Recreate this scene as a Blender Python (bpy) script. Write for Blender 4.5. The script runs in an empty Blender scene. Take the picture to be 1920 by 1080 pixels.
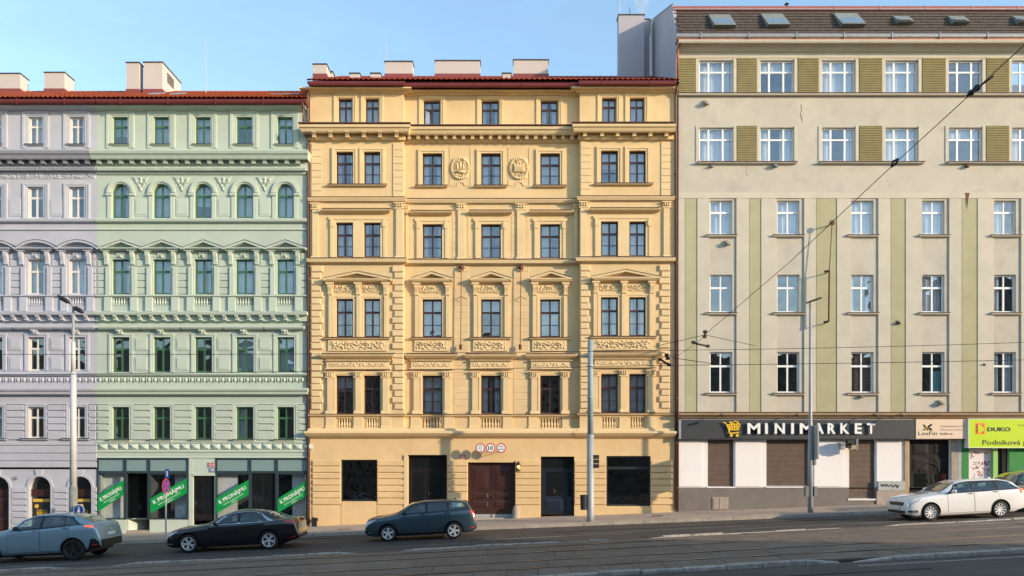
import bpy, bmesh, math, random
from mathutils import Vector, Matrix, noise
C = bpy.context.scene.collection
sc = bpy.context.scene
R = random.Random(7)
# ------------------------------------------------------------ camera, sky, sun, exposure
FPX, CD, CH = 1480.0, 37.0, 2.8          # focal length in px of the 1920 px photo, distance to the facades, eye height
cam = bpy.data.objects.new('camera', bpy.data.cameras.new('camera')); C.objects.link(cam); sc.camera = cam
cam.location = (0, -CD, CH); cam.rotation_euler = (math.pi/2, 0, 0)
cam.data.sensor_width = 36; cam.data.lens = 36*FPX/1920; cam.data.shift_y = 320/1920; cam.data.clip_end = 2000; cam.data.clip_start = .1
SUNV = Vector((1.9, -1.0, .52)).normalized()
w = bpy.data.worlds.new('World'); sc.world = w; w.use_nodes = True
nt = w.node_tree; nt.nodes.clear()
N = nt.nodes.new; L = nt.links.new
sky = N('ShaderNodeTexSky'); sky.sky_type = 'NISHITA'; sky.sun_disc = False
sky.sun_elevation = math.asin(SUNV.z); sky.sun_rotation = math.atan2(SUNV.x, SUNV.y)
sky.air_density = 1.0; sky.dust_density = .4; sky.ozone_density = 1.3
tc = N('ShaderNodeTexCoord'); mp = N('ShaderNodeMapping'); mp.inputs['Scale'].default_value = (1.2, 1.2, 5)
cn = N('ShaderNodeTexNoise'); cn.inputs['Scale'].default_value = 2.2; cn.inputs['Detail'].default_value = 7; cn.inputs['Roughness'].default_value = .6
cr = N('ShaderNodeValToRGB'); cr.color_ramp.elements[0].position = .5; cr.color_ramp.elements[1].position = .8
cr.color_ramp.elements[0].color = (.08, .08, .08, 1); cr.color_ramp.elements[1].color = (.18, .18, .18, 1)
mx = N('ShaderNodeMix'); mx.data_type = 'RGBA'; mx.inputs['B'].default_value = (3.6, 6.8, 9.2, 1)
bg = N('ShaderNodeBackground'); bg.inputs['Strength'].default_value = .15; wo = N('ShaderNodeOutputWorld')
L(tc.outputs['Generated'], mp.inputs['Vector']); L(mp.outputs[0], cn.inputs['Vector']); L(cn.outputs['Fac'], cr.inputs[0])
L(cr.outputs[0], mx.inputs['Factor']); L(sky.outputs[0], mx.inputs['A']); L(mx.outputs['Result'], bg.inputs[0]); L(bg.outputs[0], wo.inputs[0])
sl = bpy.data.lights.new('sun', 'SUN'); sl.energy = 2.7; sl.angle = math.radians(.5); sl.color = (1, .80, .56)
so = bpy.data.objects.new('sun', sl); C.objects.link(so); so.location = (60, -30, 40); so.rotation_euler = SUNV.to_track_quat('Z', 'Y').to_euler()
sc.view_settings.view_transform = 'Standard'; sc.view_settings.look = 'None'; sc.view_settings.gamma = 1; sc.view_settings.exposure = 1.08
sc.cycles.max_bounces = 6; sc.cycles.transparent_max_bounces = 12; sc.cycles.diffuse_bounces = 3
try: sc.cycles.use_denoising = True
except Exception: pass
# ------------------------------------------------------------ materials
M = {}
def srgb(r, g, b): return tuple(((c/255+.055)/1.055)**2.4 if c > 10 else c/255/12.92 for c in (r, g, b))
def mat(name, col, rough=.8, var=.0, vs=1.5, bump=0, bs=30, metal=0, spec=.5, streak=0, coat=0, emit=0, dirt=None, stain=0):
    m = bpy.data.materials.new(name); m.use_nodes = True; M[name] = m
    n = m.node_tree; b = n.nodes['Principled BSDF']; lk = n.links.new
    b.inputs['Base Color'].default_value = (*col, 1); b.inputs['Roughness'].default_value = rough; b.inputs['Metallic'].default_value = metal
    b.inputs['Specular IOR Level'].default_value = spec; b.inputs['Coat Weight'].default_value = coat; b.inputs['Coat Roughness'].default_value = .04
    if emit: b.inputs['Emission Color'].default_value = (*col, 1); b.inputs['Emission Strength'].default_value = emit
    geo = n.nodes.new('ShaderNodeNewGeometry')
    cur = None
    def mul(prev, fac_out, lo, hi):
        mr = n.nodes.new('ShaderNodeMapRange'); mr.inputs['From Min'].default_value = .3; mr.inputs['From Max'].default_value = .7
        mr.inputs['To Min'].default_value = lo; mr.inputs['To Max'].default_value = hi; lk(fac_out, mr.inputs['Value'])
        v = n.nodes.new('ShaderNodeVectorMath'); v.operation = 'SCALE'
        if prev is None: v.inputs[0].default_value = col
        else: lk(prev, v.inputs[0])
        lk(mr.outputs[0], v.inputs['Scale']); return v.outputs[0]
    if var:
        t = n.nodes.new('ShaderNodeTexNoise'); t.inputs['Scale'].default_value = vs; t.inputs['Detail'].default_value = 8; t.inputs['Roughness'].default_value = .65
        lk(geo.outputs['Position'], t.inputs['Vector']); cur = mul(cur, t.outputs['Fac'], 1-var, 1+var)
        oi = n.nodes.new('ShaderNodeObjectInfo'); mr = n.nodes.new('ShaderNodeMapRange'); mr.inputs['To Min'].default_value = 1-var*.35; mr.inputs['To Max'].default_value = 1+var*.35
        lk(oi.outputs['Random'], mr.inputs['Value']); v = n.nodes.new('ShaderNodeVectorMath'); v.operation = 'SCALE'; lk(cur, v.inputs[0]); lk(mr.outputs[0], v.inputs['Scale']); cur = v.outputs[0]
    if streak:
        mpn = n.nodes.new('ShaderNodeMapping'); mpn.inputs['Scale'].default_value = (3.2, 3.2, .22) if streak > 0 else (.10, 2.6, 1)
        if streak < 0: streak = -streak; mpn.inputs['Rotation'].default_value = (0, 0, .1); lk(geo.outputs['Position'], mpn.inputs['Vector'])
        t = n.nodes.new('ShaderNodeTexNoise'); t.inputs['Scale'].default_value = 1.3; t.inputs['Detail'].default_value = 6; t.inputs['Roughness'].default_value = .7
        lk(mpn.outputs[0], t.inputs['Vector']); cur = mul(cur, t.outputs['Fac'], 1-streak, 1+streak*.5)
    if dirt:
        t = n.nodes.new('ShaderNodeTexNoise'); t.inputs['Scale'].default_value = .8; t.inputs['Detail'].default_value = 10; t.inputs['Roughness'].default_value = .75
        lk(geo.outputs['Position'], t.inputs['Vector'])
        rp = n.nodes.new('ShaderNodeMapRange'); rp.inputs['From Min'].default_value = .52; rp.inputs['From Max'].default_value = .72; rp.inputs['To Max'].default_value = stain; lk(t.outputs['Fac'], rp.inputs['Value'])
        q = n.nodes.new('ShaderNodeMix'); q.data_type = 'RGBA'; q.inputs['B'].default_value = (*dirt, 1); lk(rp.outputs[0], q.inputs['Factor'])
        if cur is None: q.inputs['A'].default_value = (*col, 1)
        else: lk(cur, q.inputs['A'])
        cur = q.outputs['Result']
    if cur is not None: lk(cur, b.inputs['Base Color'])
    if bump:
        t = n.nodes.new('ShaderNodeTexNoise'); t.inputs['Scale'].default_value = bs; t.inputs['Detail'].default_value = 6
        lk(geo.outputs['Position'], t.inputs['Vector']); bp = n.nodes.new('ShaderNodeBump'); bp.inputs['Strength'].default_value = bump; bp.inputs['Distance'].default_value = .01
        lk(t.outputs['Fac'], bp.inputs['Height']); lk(bp.outputs[0], b.inputs['Normal'])
    return m
def glass_mat(name, tint=(.9, .93, .95), refl=1.0, ior=1.5, base=.05, rough=.0, tr=1.0, wob=.02):
    m = bpy.data.materials.new(name); m.use_nodes = True; M[name] = m; n = m.node_tree; n.nodes.clear(); lk = n.links.new
    o = n.nodes.new('ShaderNodeOutputMaterial'); g = n.nodes.new('ShaderNodeBsdfGlossy'); g.inputs['Roughness'].default_value = rough
    g.inputs['Color'].default_value = (refl, refl, refl, 1)
    t = n.nodes.new('ShaderNodeBsdfTransparent'); t.inputs['Color'].default_value = (*[c*tr for c in tint], 1)
    f = n.nodes.new('ShaderNodeFresnel'); f.inputs['IOR'].default_value = ior
    a = n.nodes.new('ShaderNodeMath'); a.operation = 'MULTIPLY_ADD'; a.inputs[1].default_value = 1.9; a.inputs[2].default_value = base; a.use_clamp = True
    if wob:
        geo = n.nodes.new('ShaderNodeNewGeometry'); q = n.nodes.new('ShaderNodeTexNoise'); q.inputs['Scale'].default_value = 1.6; q.inputs['Detail'].default_value = 1
        lk(geo.outputs['Position'], q.inputs['Vector']); bp = n.nodes.new('ShaderNodeBump'); bp.inputs['Strength'].default_value = 1; bp.inputs['Distance'].default_value = wob
        lk(q.outputs['Fac'], bp.inputs['Height']); lk(bp.outputs[0], g.inputs['Normal'])
    x = n.nodes.new('ShaderNodeMixShader'); gb = n.nodes.new('ShaderNodeNewGeometry'); iv = n.nodes.new('ShaderNodeMath'); iv.operation = 'SUBTRACT'; iv.inputs[0].default_value = 1; lk(gb.outputs['Backfacing'], iv.inputs[1]); ml = n.nodes.new('ShaderNodeMath'); ml.operation = 'MULTIPLY'; lk(a.outputs[0], ml.inputs[0]); lk(iv.outputs[0], ml.inputs[1]); lk(f.outputs[0], a.inputs[0]); lk(ml.outputs[0], x.inputs[0]); lk(t.outputs[0], x.inputs[1]); lk(g.outputs[0], x.inputs[2]); lk(x.outputs[0], o.inputs[0])
    return m
YEL, GRN, LIL, CRM = (.69, .50, .27), (.44, .50, .425), (.44, .44, .495), (.52, .475, .395)
mat('yellow plaster', YEL, .9, .09, .7, .35, 40, streak=.08, dirt=(.58, .40, .25), stain=.3)
mat('yellow trim', (.71, .525, .29), .9, .06, 1.2, .25, 50, streak=.05)
mat('yellow base', (.68, .48, .25), .9, .09, .9, .4, 30, streak=.06, dirt=(.50, .36, .20), stain=.35)
mat('green plaster', GRN, .9, .08, .8, .3, 40, streak=.08)
mat('green trim', (.465, .53, .45), .9, .05, 1.2, .25, 50, streak=.05)
mat('lilac plaster', LIL, .9, .08, .8, .3, 40, streak=.08)
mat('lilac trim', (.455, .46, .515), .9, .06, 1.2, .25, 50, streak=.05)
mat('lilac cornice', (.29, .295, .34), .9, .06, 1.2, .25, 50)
mat('cream plaster', CRM, .92, .11, .6, .6, 22, streak=.13, dirt=(.36, .325, .27), stain=.75)
mat('cream trim', (.56, .505, .41), .9, .08, 1.0, .3, 40, streak=.09)
mat('olive plaster', (.41, .385, .235), .9, .09, 1.0, .4, 30, streak=.08)
mat('olive ribbed', (.31, .262, .125), .9, .12, 2.0, .3, 40, streak=.08)
mat('ledge ochre', (.42, .29, .17), .85, .18, 2, .3, 40, streak=.1)
mat('pole light', (.52, .52, .53), .6, .1, 1.5, .2, 20, streak=.12)
mat('white plaster', (.80, .77, .77), .85, .03, 1, .2, 40)
mat('grey plinth', (.18, .158, .145), .9, .12, 1.2, .4, 30, streak=.12, dirt=(.22, .19, .17), stain=.4)
mat('stone plinth', (.34, .28, .24), .8, .18, 3, .3, 40)
mat('chimney plaster', (.52, .46, .43), .9, .05, .6, .2, 40, streak=.05)
mat('gable render', (.40, .385, .43), .9, .06, .6, .3, 30, streak=.05)
mat('orange tiles', (.36, .085, .035), .75, .28, 3.5, .3, 20)
mat('red tiles', (.30, .07, .045), .7, .2, 3.5, .3, 20)
mat('brown tiles', (.085, .062, .048), .85, .55, 8, .5, 20)
mat('red gutter', (.16, .028, .025), .4, .1, 3, metal=.2)
mat('copper', (.35, .13, .07), .45, .2, 2, metal=.6)
mat('zinc', (.36, .36, .37), .5, .15, 3, metal=.5)
mat('brown pipe', (.10, .045, .035), .5, .1, 2)
mat('flashing', (.22, .05, .05), .6, .1, 2)
mat('dark cap', (.06, .05, .05), .6)
mat('brown window frame', (.045, .018, .014), .45)
mat('green window frame', (.04, .125, .055), .45)
mat('cream window frame', (.66, .62, .57), .5)
mat('white window frame', (.80, .80, .80), .4)
mat('dark frame', (.022, .026, .03), .4)
mat('slate frame', (.028, .045, .055), .4)
mat('fascia panel', (.20, .29, .29), .35)
mat('curtain', (.85, .85, .87), .9, .06, 2)
mat('brown curtain', (.22, .13, .08), .9, .06, 2)
mat('teal cloth', (.20, .55, .58), .8)
mat('paper', (.85, .80, .76), .85, .08, 1.2, .6, 6)
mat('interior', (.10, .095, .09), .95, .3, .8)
mat('asphalt', (.070, .056, .046), .85, .2, .5, .7, 60, dirt=(.095, .076, .062), stain=.8, streak=-.28)
mat('road patch', (.046, .038, .033), .85, .12, .8, .5, 60)
mat('pavement', (.42, .32, .245), .9, .14, 1.1, .5, 50, dirt=(.17, .15, .135), stain=.6)
mat('kerb stone', (.36, .31, .26), .85, .22, 2.5, .5, 40)
mat('kerb worn', (.38, .325, .275), .85, .4, 6, .8, 30, dirt=(.12, .10, .085), stain=.9)
mat('concrete slab', (.165, .118, .086), .88, .26, 1.5, .6, 40, dirt=(.09, .066, .05), stain=.8, streak=-.15)
mat('rail steel', (.26, .235, .215), .3, .1, 2, metal=.8)
mat('rail rust', (.035, .025, .02), .8)
mat('line paint', (.22, .20, .18), .8, .25, 4)
mat('tyre', (.012, .012, .012), .8)
mat('alloy', (.75, .75, .76), .35, metal=.3)
mat('black alloy', (.05, .05, .05), .3, metal=.3)
mat('black plastic', (.012, .012, .013), .5)
mat('chrome', (.7, .7, .7), .15, metal=1)
mat('paint black', (.004, .0045, .006), .25, coat=1)
mat('paint teal', (.040, .075, .098), .3, metal=.35, coat=1)
mat('paint steel blue', (.24, .35, .41), .35, metal=.25, coat=1)
mat('paint white', (.78, .77, .76), .3, coat=1)
mat('paint olive', (.14, .135, .11), .35, metal=.3, coat=1)
mat('tail light', (.55, .02, .012), .15, coat=1)
mat('tail lit', (.9, .10, .03), .2, emit=.8)
mat('headlight', (.5, .53, .56), .1, metal=.5, coat=1)
mat('plate white', (.7, .7, .7), .5)
mat('pole grey', (.36, .38, .38), .55, .12, 1.5, .2, 20, metal=.1, streak=.12)
mat('pole base', (.20, .215, .20), .7, .15, 2, .3, 20)
mat('pole teal', (.26, .34, .37), .55, .12, 1.5, .2, 20, streak=.1)
mat('wire', (.012, .012, .012), .6)
mat('rusty iron', (.12, .045, .025), .8, .3, 6)
mat('sign red', (.45, .018, .025), .5)
mat('sign blue', (.015, .06, .30), .5)
mat('sign white', (.75, .75, .75), .5)
mat('sign black', (.02, .02, .02), .5)
mat('banner green', (.0, .27, .055), .5)
mat('sign charcoal', (.040, .044, .050), .5, .05, 1)
mat('sign peach', (.72, .56, .42), .6)
mat('sign lime', (.48, .66, .0), .5)
mat('sign orange', (.85, .25, .02), .5)
mat('letter white', (.82, .82, .80), .5)
mat('emblem yellow', (.85, .52, .02), .5)
mat('gold', (.62, .40, .06), .5)
mat('shutter brown', (.15, .10, .072), .55, .2, 3, streak=.1)
mat('gate brown', (.045, .014, .010), .45, .12, 2)
mat('door dark', (.011, .009, .009), .65, spec=.25)
mat('door blue', (.008, .016, .035), .4)
mat('shop green', (.0, .20, .03), .5)
mat('shop light green', (.26, .52, .14), .5)
mat('poster', (.75, .66, .68), .6)
mat('skin', (.5, .33, .26), .6); mat('hair', (.03, .02, .015), .7); mat('cloth grey', (.10, .10, .11), .9); mat('cloth light', (.5, .5, .48), .9)
mat('bark', (.05, .042, .035), .9); mat('opposite wall', (.22, .20, .18), .9, .1, .3); mat('leaf', (.05, .075, .03), .8)
mat('lamp glow', (1, .42, .12), .5, emit=6)
glass_mat('window glass', tr=.95, base=.15, refl=.95)
glass_mat('shop glass', tr=.97, base=.02)
glass_mat('car glass', tint=(.62, .78, .78), tr=.85, base=.04, wob=0)
glass_mat('privacy glass', tint=(.35, .42, .44), tr=.7, base=.06, wob=0)
mat('dark glass', (.010, .012, .013), .08, spec=.6)
# ------------------------------------------------------------ mesh helper
W = {}
class MB:
    def __init__(s): s.v = []; s.f = []; s.mi = []
    def face(s, idx, mi=0): s.f.append(idx); s.mi.append(mi)
    def box(s, x0, x1, y0, y1, z0, z1, mi=0):
        b = len(s.v); s.v += [(x0,y0,z0),(x1,y0,z0),(x1,y1,z0),(x0,y1,z0),(x0,y0,z1),(x1,y0,z1),(x1,y1,z1),(x0,y1,z1)]
        for q in ((0,1,2,3),(4,7,6,5),(0,4,5,1),(1,5,6,2),(2,6,7,3),(3,7,4,0)): s.face([b+i for i in q], mi)
        return s
    def rings(s, rings, cap=True, mi=0, closed=True):
        b = len(s.v); n = len(rings[0])
        for r in rings: s.v += [tuple(p) for p in r]
        for i in range(len(rings)-1):
            for j in range(n if closed else n-1):
                k = (j+1) % n; s.face([b+i*n+j, b+i*n+k, b+(i+1)*n+k, b+(i+1)*n+j], mi)
        if cap: s.face([b+j for j in range(n)], mi); s.face([b+(len(rings)-1)*n+j for j in range(n)][::-1], mi)
        return s
    def prism(s, poly, y0, y1, mi=0): return s.rings([[(x, y0, z) for x, z in poly], [(x, y1, z) for x, z in poly]], mi=mi)
    def lathe(s, prof, c, n=10, mi=0, axis='z', cap=True):
        rs = []
        for r, h in prof:
            ring = []
            for i in range(n):
                a = 2*math.pi*i/n; u, v = r*math.cos(a), r*math.sin(a)
                ring.append((c[0]+u, c[1]+v, c[2]+h) if axis == 'z' else (c[0]+u, c[1]+h, c[2]+v) if axis == 'y' else (c[0]+h, c[1]+u, c[2]+v))
            rs.append(ring)
        return s.rings(rs, cap=cap, mi=mi)
    def tube(s, pts, r, n=6, mi=0):
        pts = [Vector(p) for p in pts]; rs = []
        for i, p in enumerate(pts):
            d = (pts[min(i+1, len(pts)-1)]-pts[max(i-1, 0)]).normalized()
            a = d.cross(Vector((0, 0, 1)) if abs(d.z) < .9 else Vector((1, 0, 0))).normalized(); b = d.cross(a)
            rr = r[i] if isinstance(r, (list, tuple)) else r
            rs.append([p+a*rr*math.cos(2*math.pi*k/n)+b*rr*math.sin(2*math.pi*k/n) for k in range(n)])
        return s.rings(rs, mi=mi)
    def ball(s, c, r, n=8, m=5, mi=0):
        rx, ry, rz = (r, r, r) if not isinstance(r, tuple) else r; rs = []
        for i in range(m+1):
            t = math.pi*(i+.02)/(m+.04); rs.append([(c[0]+rx*math.sin(t)*math.cos(2*math.pi*k/n), c[1]+ry*math.sin(t)*math.sin(2*math.pi*k/n), c[2]+rz*math.cos(t)) for k in range(n)])
        return s.rings(rs, mi=mi)
    def mesh(s, name, mats, origin, smooth=False, normals=True):
        me = bpy.data.meshes.new(name); ox, oy, oz = origin
        me.from_pydata([(x-ox, y-oy, z-oz) for x, y, z in s.v], [], s.f)
        for m in mats: me.materials.append(M[m])
        if len(mats) > 1: me.polygons.foreach_set('material_index', s.mi)
        if normals:
            bm = bmesh.new(); bm.from_mesh(me); bmesh.ops.recalc_face_normals(bm, faces=bm.faces); bm.to_mesh(me); bm.free()
        if smooth: me.polygons.foreach_set('use_smooth', [True]*len(me.polygons))
        return me
    def build(s, name, mats, parent=None, origin=None, smooth=False, kind=None, normals=True):
        if isinstance(mats, str): mats = [mats]
        if origin is None:
            xs, ys, zs = zip(*s.v); origin = ((min(xs)+max(xs))/2, (min(ys)+max(ys))/2, min(zs))
        return place(name, s.mesh(name, mats, origin, smooth, normals), origin, parent, kind)
def place(name, me, origin, parent=None, kind=None):
    o = bpy.data.objects.new(name, me); C.objects.link(o); origin = Vector(origin); W[o.name] = origin
    if parent is not None: o.parent = parent; o.location = origin-W[parent.name]
    else: o.location = origin
    if kind: o['kind'] = kind
    return o
def empty(name, loc, label, cat, group=None):
    o = bpy.data.objects.new(name, None); C.objects.link(o); o.location = loc; W[o.name] = Vector(loc); return tag(o, label, cat, group)
def tag(o, label, cat, group=None):
    o['label'] = label; o['category'] = cat
    if group: o['group'] = group
    return o
def fx(px, y=0): return (px-960)/FPX*(CD+y)
def fz(py, y=0): return CH+(860-py)/FPX*(CD+y)
def P(px, py, y=0): return Vector((fx(px, y), y, fz(py, y)))
def fbox(mb, px0, py0, px1, py1, yf, yb=.05, mi=0): return mb.box(fx(px0, yf), fx(px1, yf), yf, yb, fz(py1, yf), fz(py0, yf), mi)
def mould(mb, px0, px1, prof, y0=0, rl=1, rr=1, mi=0, back=.05):
    x0, x1 = fx(px0, y0), fx(px1, y0); rs = []
    for py, d in prof:
        z = fz(py, y0-d); rs.append([(x0-d*rl, y0-d, z), (x1+d*rr, y0-d, z), (x1+d*rr, y0+back, z), (x0-d*rl, y0+back, z)])
    return mb.rings(rs, mi=mi)
def wall(mb, px0, py0, px1, z0, ops, y0=0, rev=.25, mi=0):
    """front sheet with rectangular openings and their reveals; ops = (px0,py0,px1,py1)"""
    X0, X1, Z1 = fx(px0, y0), fx(px1, y0), fz(py0, y0)
    o = [(fx(a, y0), fz(d, y0), fx(c, y0), fz(b, y0)) for a, b, c, d in ops]
    xs = sorted({X0, X1, *[q[0] for q in o], *[q[2] for q in o]}); zs = sorted({z0, Z1, *[q[1] for q in o], *[q[3] for q in o]})
    xs = [x for x in xs if X0-1e-6 <= x <= X1+1e-6]; zs = [z for z in zs if z0-1e-6 <= z <= Z1+1e-6]
    for j in range(len(zs)-1):
        cz = (zs[j]+zs[j+1])/2; i = 0
        while i < len(xs)-1:
            def hole(k): return any(q[0] < (xs[k]+xs[k+1])/2 < q[2] and q[1] < cz < q[3] for q in o)
            if hole(i): i += 1; continue
            k = i
            while k+1 < len(xs)-1 and not hole(k+1): k += 1
            b = len(mb.v); mb.v += [(xs[i], y0, zs[j]), (xs[k+1], y0, zs[j]), (xs[k+1], y0, zs[j+1]), (xs[i], y0, zs[j+1])]; mb.face([b, b+1, b+2, b+3], mi); i = k+1
    for a, b_, c, d in o:
        y1 = y0+rev
        for q in (((a, y0, b_), (a, y0, d), (a, y1, d), (a, y1, b_)), ((c, y0, d), (c, y0, b_), (c, y1, b_), (c, y1, d)), ((a, y0, d), (c, y0, d), (c, y1, d), (a, y1, d)), ((c, y0, b_), (a, y0, b_), (a, y1, b_), (c, y1, b_))):
            b = len(mb.v); mb.v += list(q); mb.face([b, b+1, b+2, b+3], mi)
def arch_fill(mb, px0, px1, pytop, y0=0, rev=.25, n=12, mi=0):
    """fills the two spandrels of a rectangular opening so that it ends in a round arch"""
    x0, x1, zt = fx(px0, y0), fx(px1, y0), fz(pytop, y0); cx, r = (x0+x1)/2, (x1-x0)/2; zc = zt-r
    pts = [(cx-r*math.cos(math.pi*i/n), zc+r*math.sin(math.pi*i/n)) for i in range(n+1)]
    for i in range(n):
        (a, b), (c, d) = pts[i], pts[i+1]; k = len(mb.v)
        mb.v += [(a, y0, b), (c, y0, d), (c, y0, zt), (a, y0, zt), (a, y0+rev, b), (c, y0+rev, d)]
        mb.face([k, k+1, k+2, k+3], mi); mb.face([k, k+4, k+5, k+1], mi)
def arch_ring(mb, cpx, cpy, r0, r1, y0, d, n=14, a0=0, a1=math.pi, mi=0):
    """moulded ring over an arch, radii in px"""
    for i in range(n):
        t0, t1 = a0+(a1-a0)*i/n, a0+(a1-a0)*(i+1)/n; yf = y0-d
        q = [(r0, t0), (r1, t0), (r1, t1), (r0, t1)]; pl = [(fx(cpx-r*math.cos(t), yf), fz(cpy-r*math.sin(t), yf)) for r, t in q]
        mb.prism(pl, yf, y0+.03, mi)
def relief(name, px0, py0, px1, py1, y0, dep, seed, parent, m, step=1.3, fr=.42, sym=True, oval=False, normals=True):
    """carved ornament as a real height field: ridged leafy scrolls"""
    nx, nz = max(6, int((px1-px0)/step)), max(5, int((py1-py0)/step)); mb = MB(); cx, cz = (px0+px1)/2, (py0+py1)/2
    for j in range(nz+1):
        for i in range(nx+1):
            px, py = px0+(px1-px0)*i/nx, py0+(py1-py0)*j/nz
            u = abs(px-cx) if sym else px
            v = Vector((u*fr*.55, (py-cz)*fr*.55, seed*7.3)); h = 1-abs(noise.noise(v)*2.4)
            v2 = Vector((u*fr*1.3+3, (py-cz)*fr*1.3, seed*3.1+u*.05)); h = h*.6+(1-abs(noise.noise(v2)*2.6))*.4
            e = min(1, 3.2*min(i, nx-i)/nx*(px1-px0)/(py1-py0) if not oval else 9, 4*min(j, nz-j)/nz)
            if oval: rr = ((px-cx)/(px1-px0)*2)**2+((py-cz)/(py1-py0)*2)**2; e = max(0, min(1, (1-rr)*5))
            h = max(0, (h-.35))/.65*e; d = dep*h; x, z = fx(px, y0), fz(py, y0)
            if i in (0, nx) or j in (0, nz): d = -.02
            mb.v.append((x, y0-d, z))
    for j in range(nz):
        for i in range(nx): a = j*(nx+1)+i; mb.face([a, a+1, a+nx+2, a+nx+1])
    return mb.build(name, m, parent, smooth=True)
def scroll_bracket(mb, px0, py0, px1, py1, y0, d, mi=0):
    """console seen from the front: S-profile block with a rounded nose"""
    x0, x1 = fx(px0, y0), fx(px1, y0); z0, z1 = fz(py1, y0), fz(py0, y0); h = z1-z0; rs = []
    for t, k in ((0, 1), (.15, 1.05), (.35, 1), (.55, .75), (.72, .62), (.9, .6), (1, .2)):
        z = z1-h*t; e = (x1-x0)*.06*(1 if .2 < t < .9 else 0)
        rs.append([(x0+e, y0-d*k, z), (x1-e, y0-d*k, z), (x1-e, y0+.03, z), (x0+e, y0+.03, z)])
    mb.rings(rs, mi=mi)
# ------------------------------------------------------------ windows
CACHE = {}
def bars(w_, h_, style, t):
    """local x 0..w, z 0..h -> list of bars and of pane rectangles"""
    B = [(0, t, 0, h_), (w_-t, w_, 0, h_), (t, w_-t, 0, t*1.3), (t, w_-t, h_-t, h_)]; m = t*.95
    if style in ('cross', 'six'):
        zt = h_*(.66 if style == 'cross' else .655); B += [(t, w_-t, zt-t*.75, zt+t*.75), (w_/2-m*.65, w_/2+m*.65, t*1.3, zt-t*.75), (w_/2-m*.5, w_/2+m*.5, zt+t*.75, h_-t)]
        xs = [(t, w_/2-m*.65), (w_/2+m*.65, w_-t)]; zs = [(t*1.3, zt-t*.75), (zt+t*.75, h_-t)]
        if style == 'six':
            zb = zt*.5; B += [(a, b, zb-.012, zb+.012) for a, b in xs]; zs = [(t*1.3, zb-.012), (zb+.012, zt-t*.75), zs[1]]
    elif style == 'triple':
        zt = h_*.66; a, b = w_*.29, w_*.71; B += [(t, w_-t, zt-t*.6, zt+t*.6), *[(c-m*.7, c+m*.7, *v) for c in (a, b) for v in ((t*1.3, zt-t*.6), (zt+t*.6, h_-t))]]
        xs = [(t, a-m*.7), (a+m*.7, b-m*.7), (b+m*.7, w_-t)]; zs = [(t*1.3, zt-t*.6), (zt+t*.6, h_-t)]
    elif style == 'transom':
        zt = h_*.76; B += [(t, w_-t, zt-t*.9, zt+t*.9)]; xs = [(t, w_-t)]; zs = [(t*1.3, zt-t*.9), (zt+t*.9, h_-t)]
    else: xs = [(t, w_-t)]; zs = [(t*1.3, h_-t)]
    return B, [(x0, x1, z0, z1) for x0, x1 in xs for z0, z1 in zs]
def window(parent, px0, py0, px1, py1, style, m, y0=0, rev=.17, t=.07, arch=False, curtain=None, gl='window glass', name='window', open_pane=False):
    yw = y0+rev; x0, x1 = fx(px0, y0), fx(px1, y0); z0, z1 = fz(py1, y0), fz(py0, y0); w_, h_ = x1-x0, z1-z0
    key = (style, m, round(px1-px0), round(py1-py0), arch, t)
    if key not in CACHE:
        B, PN = bars(w_, h_, style, t); mb = MB()
        for i, (a, b, c, d) in enumerate(B): mb.box(a-w_/2, b-w_/2, -.0 if i < 4 else .006, .07, c, d)
        if arch:
            r = w_/2; n = 12
            for i in range(n):
                a0, a1 = math.pi*i/n, math.pi*(i+1)/n
                mb.prism([(-(r-t)*math.cos(a0), h_-r+(r-t)*math.sin(a0)), (-r*math.cos(a0), h_-r+r*math.sin(a0)), (-r*math.cos(a1), h_-r+r*math.sin(a1)), (-(r-t)*math.cos(a1), h_-r+(r-t)*math.sin(a1))], -.004, .07)
        me = mb.mesh('window', [m], (0, 0, 0)); pm = []
        for a, b, c, d in PN:
            pb = MB(); pw, ph = b-a, d-c; pb.box(-pw/2, pw/2, -.003, .003, -ph/2, ph/2); pm.append((pb.mesh('pane', [gl], (0, 0, 0)), ((a+b)/2-w_/2, .04, (c+d)/2)))
        CACHE[key] = (me, pm)
    me, pm = CACHE[key]; o = place(name, me, ((x0+x1)/2, yw, z0), parent)
    for k, (pme, off) in enumerate(pm):
        p = place('pane', pme, Vector(((x0+x1)/2, yw, z0))+Vector(off), o)
        p.rotation_euler = (R.uniform(-.006, .006), 0, R.uniform(-.006, .006))
        if open_pane and k == 0: p.rotation_euler = (0, 0, .5)
    if curtain:
        mb = MB(); cm, spans = curtain; n = 0
        for a, b, c, d in spans:
            xa, xb, za, zb = x0+w_*a, x0+w_*b, z0+h_*c, z0+h_*d; n = max(3, int((xb-xa)/.03)); k = len(mb.v)
            for i in range(n+1):
                x = xa+(xb-xa)*i/n; y = yw+.2+.013*math.sin(i*1.15+R.random()*.6); mb.v += [(x, y, za), (x, y, zb)]
            for i in range(n): mb.face([k+2*i, k+2*i+2, k+2*i+3, k+2*i+1])
        mb.build('curtain', cm, o, smooth=True, normals=False)
    return o
def rnd_curtain(p=.8, m='curtain'):
    r = R.random()
    if r > p: return None
    q = R.random()
    if q < .45: return (m, [(.02, .98, 0, 1)])
    if q < .75: g = R.uniform(.2, .38); return (m, [(.02, g, 0, 1), (1-g, .98, 0, 1)])
    if q < .88: return (R.choice([m, 'cloth light', m]), [(.02, .98, R.uniform(.3, .75), 1)])
    return (m, [(.02, R.uniform(.4, .6), 0, 1)])
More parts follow.
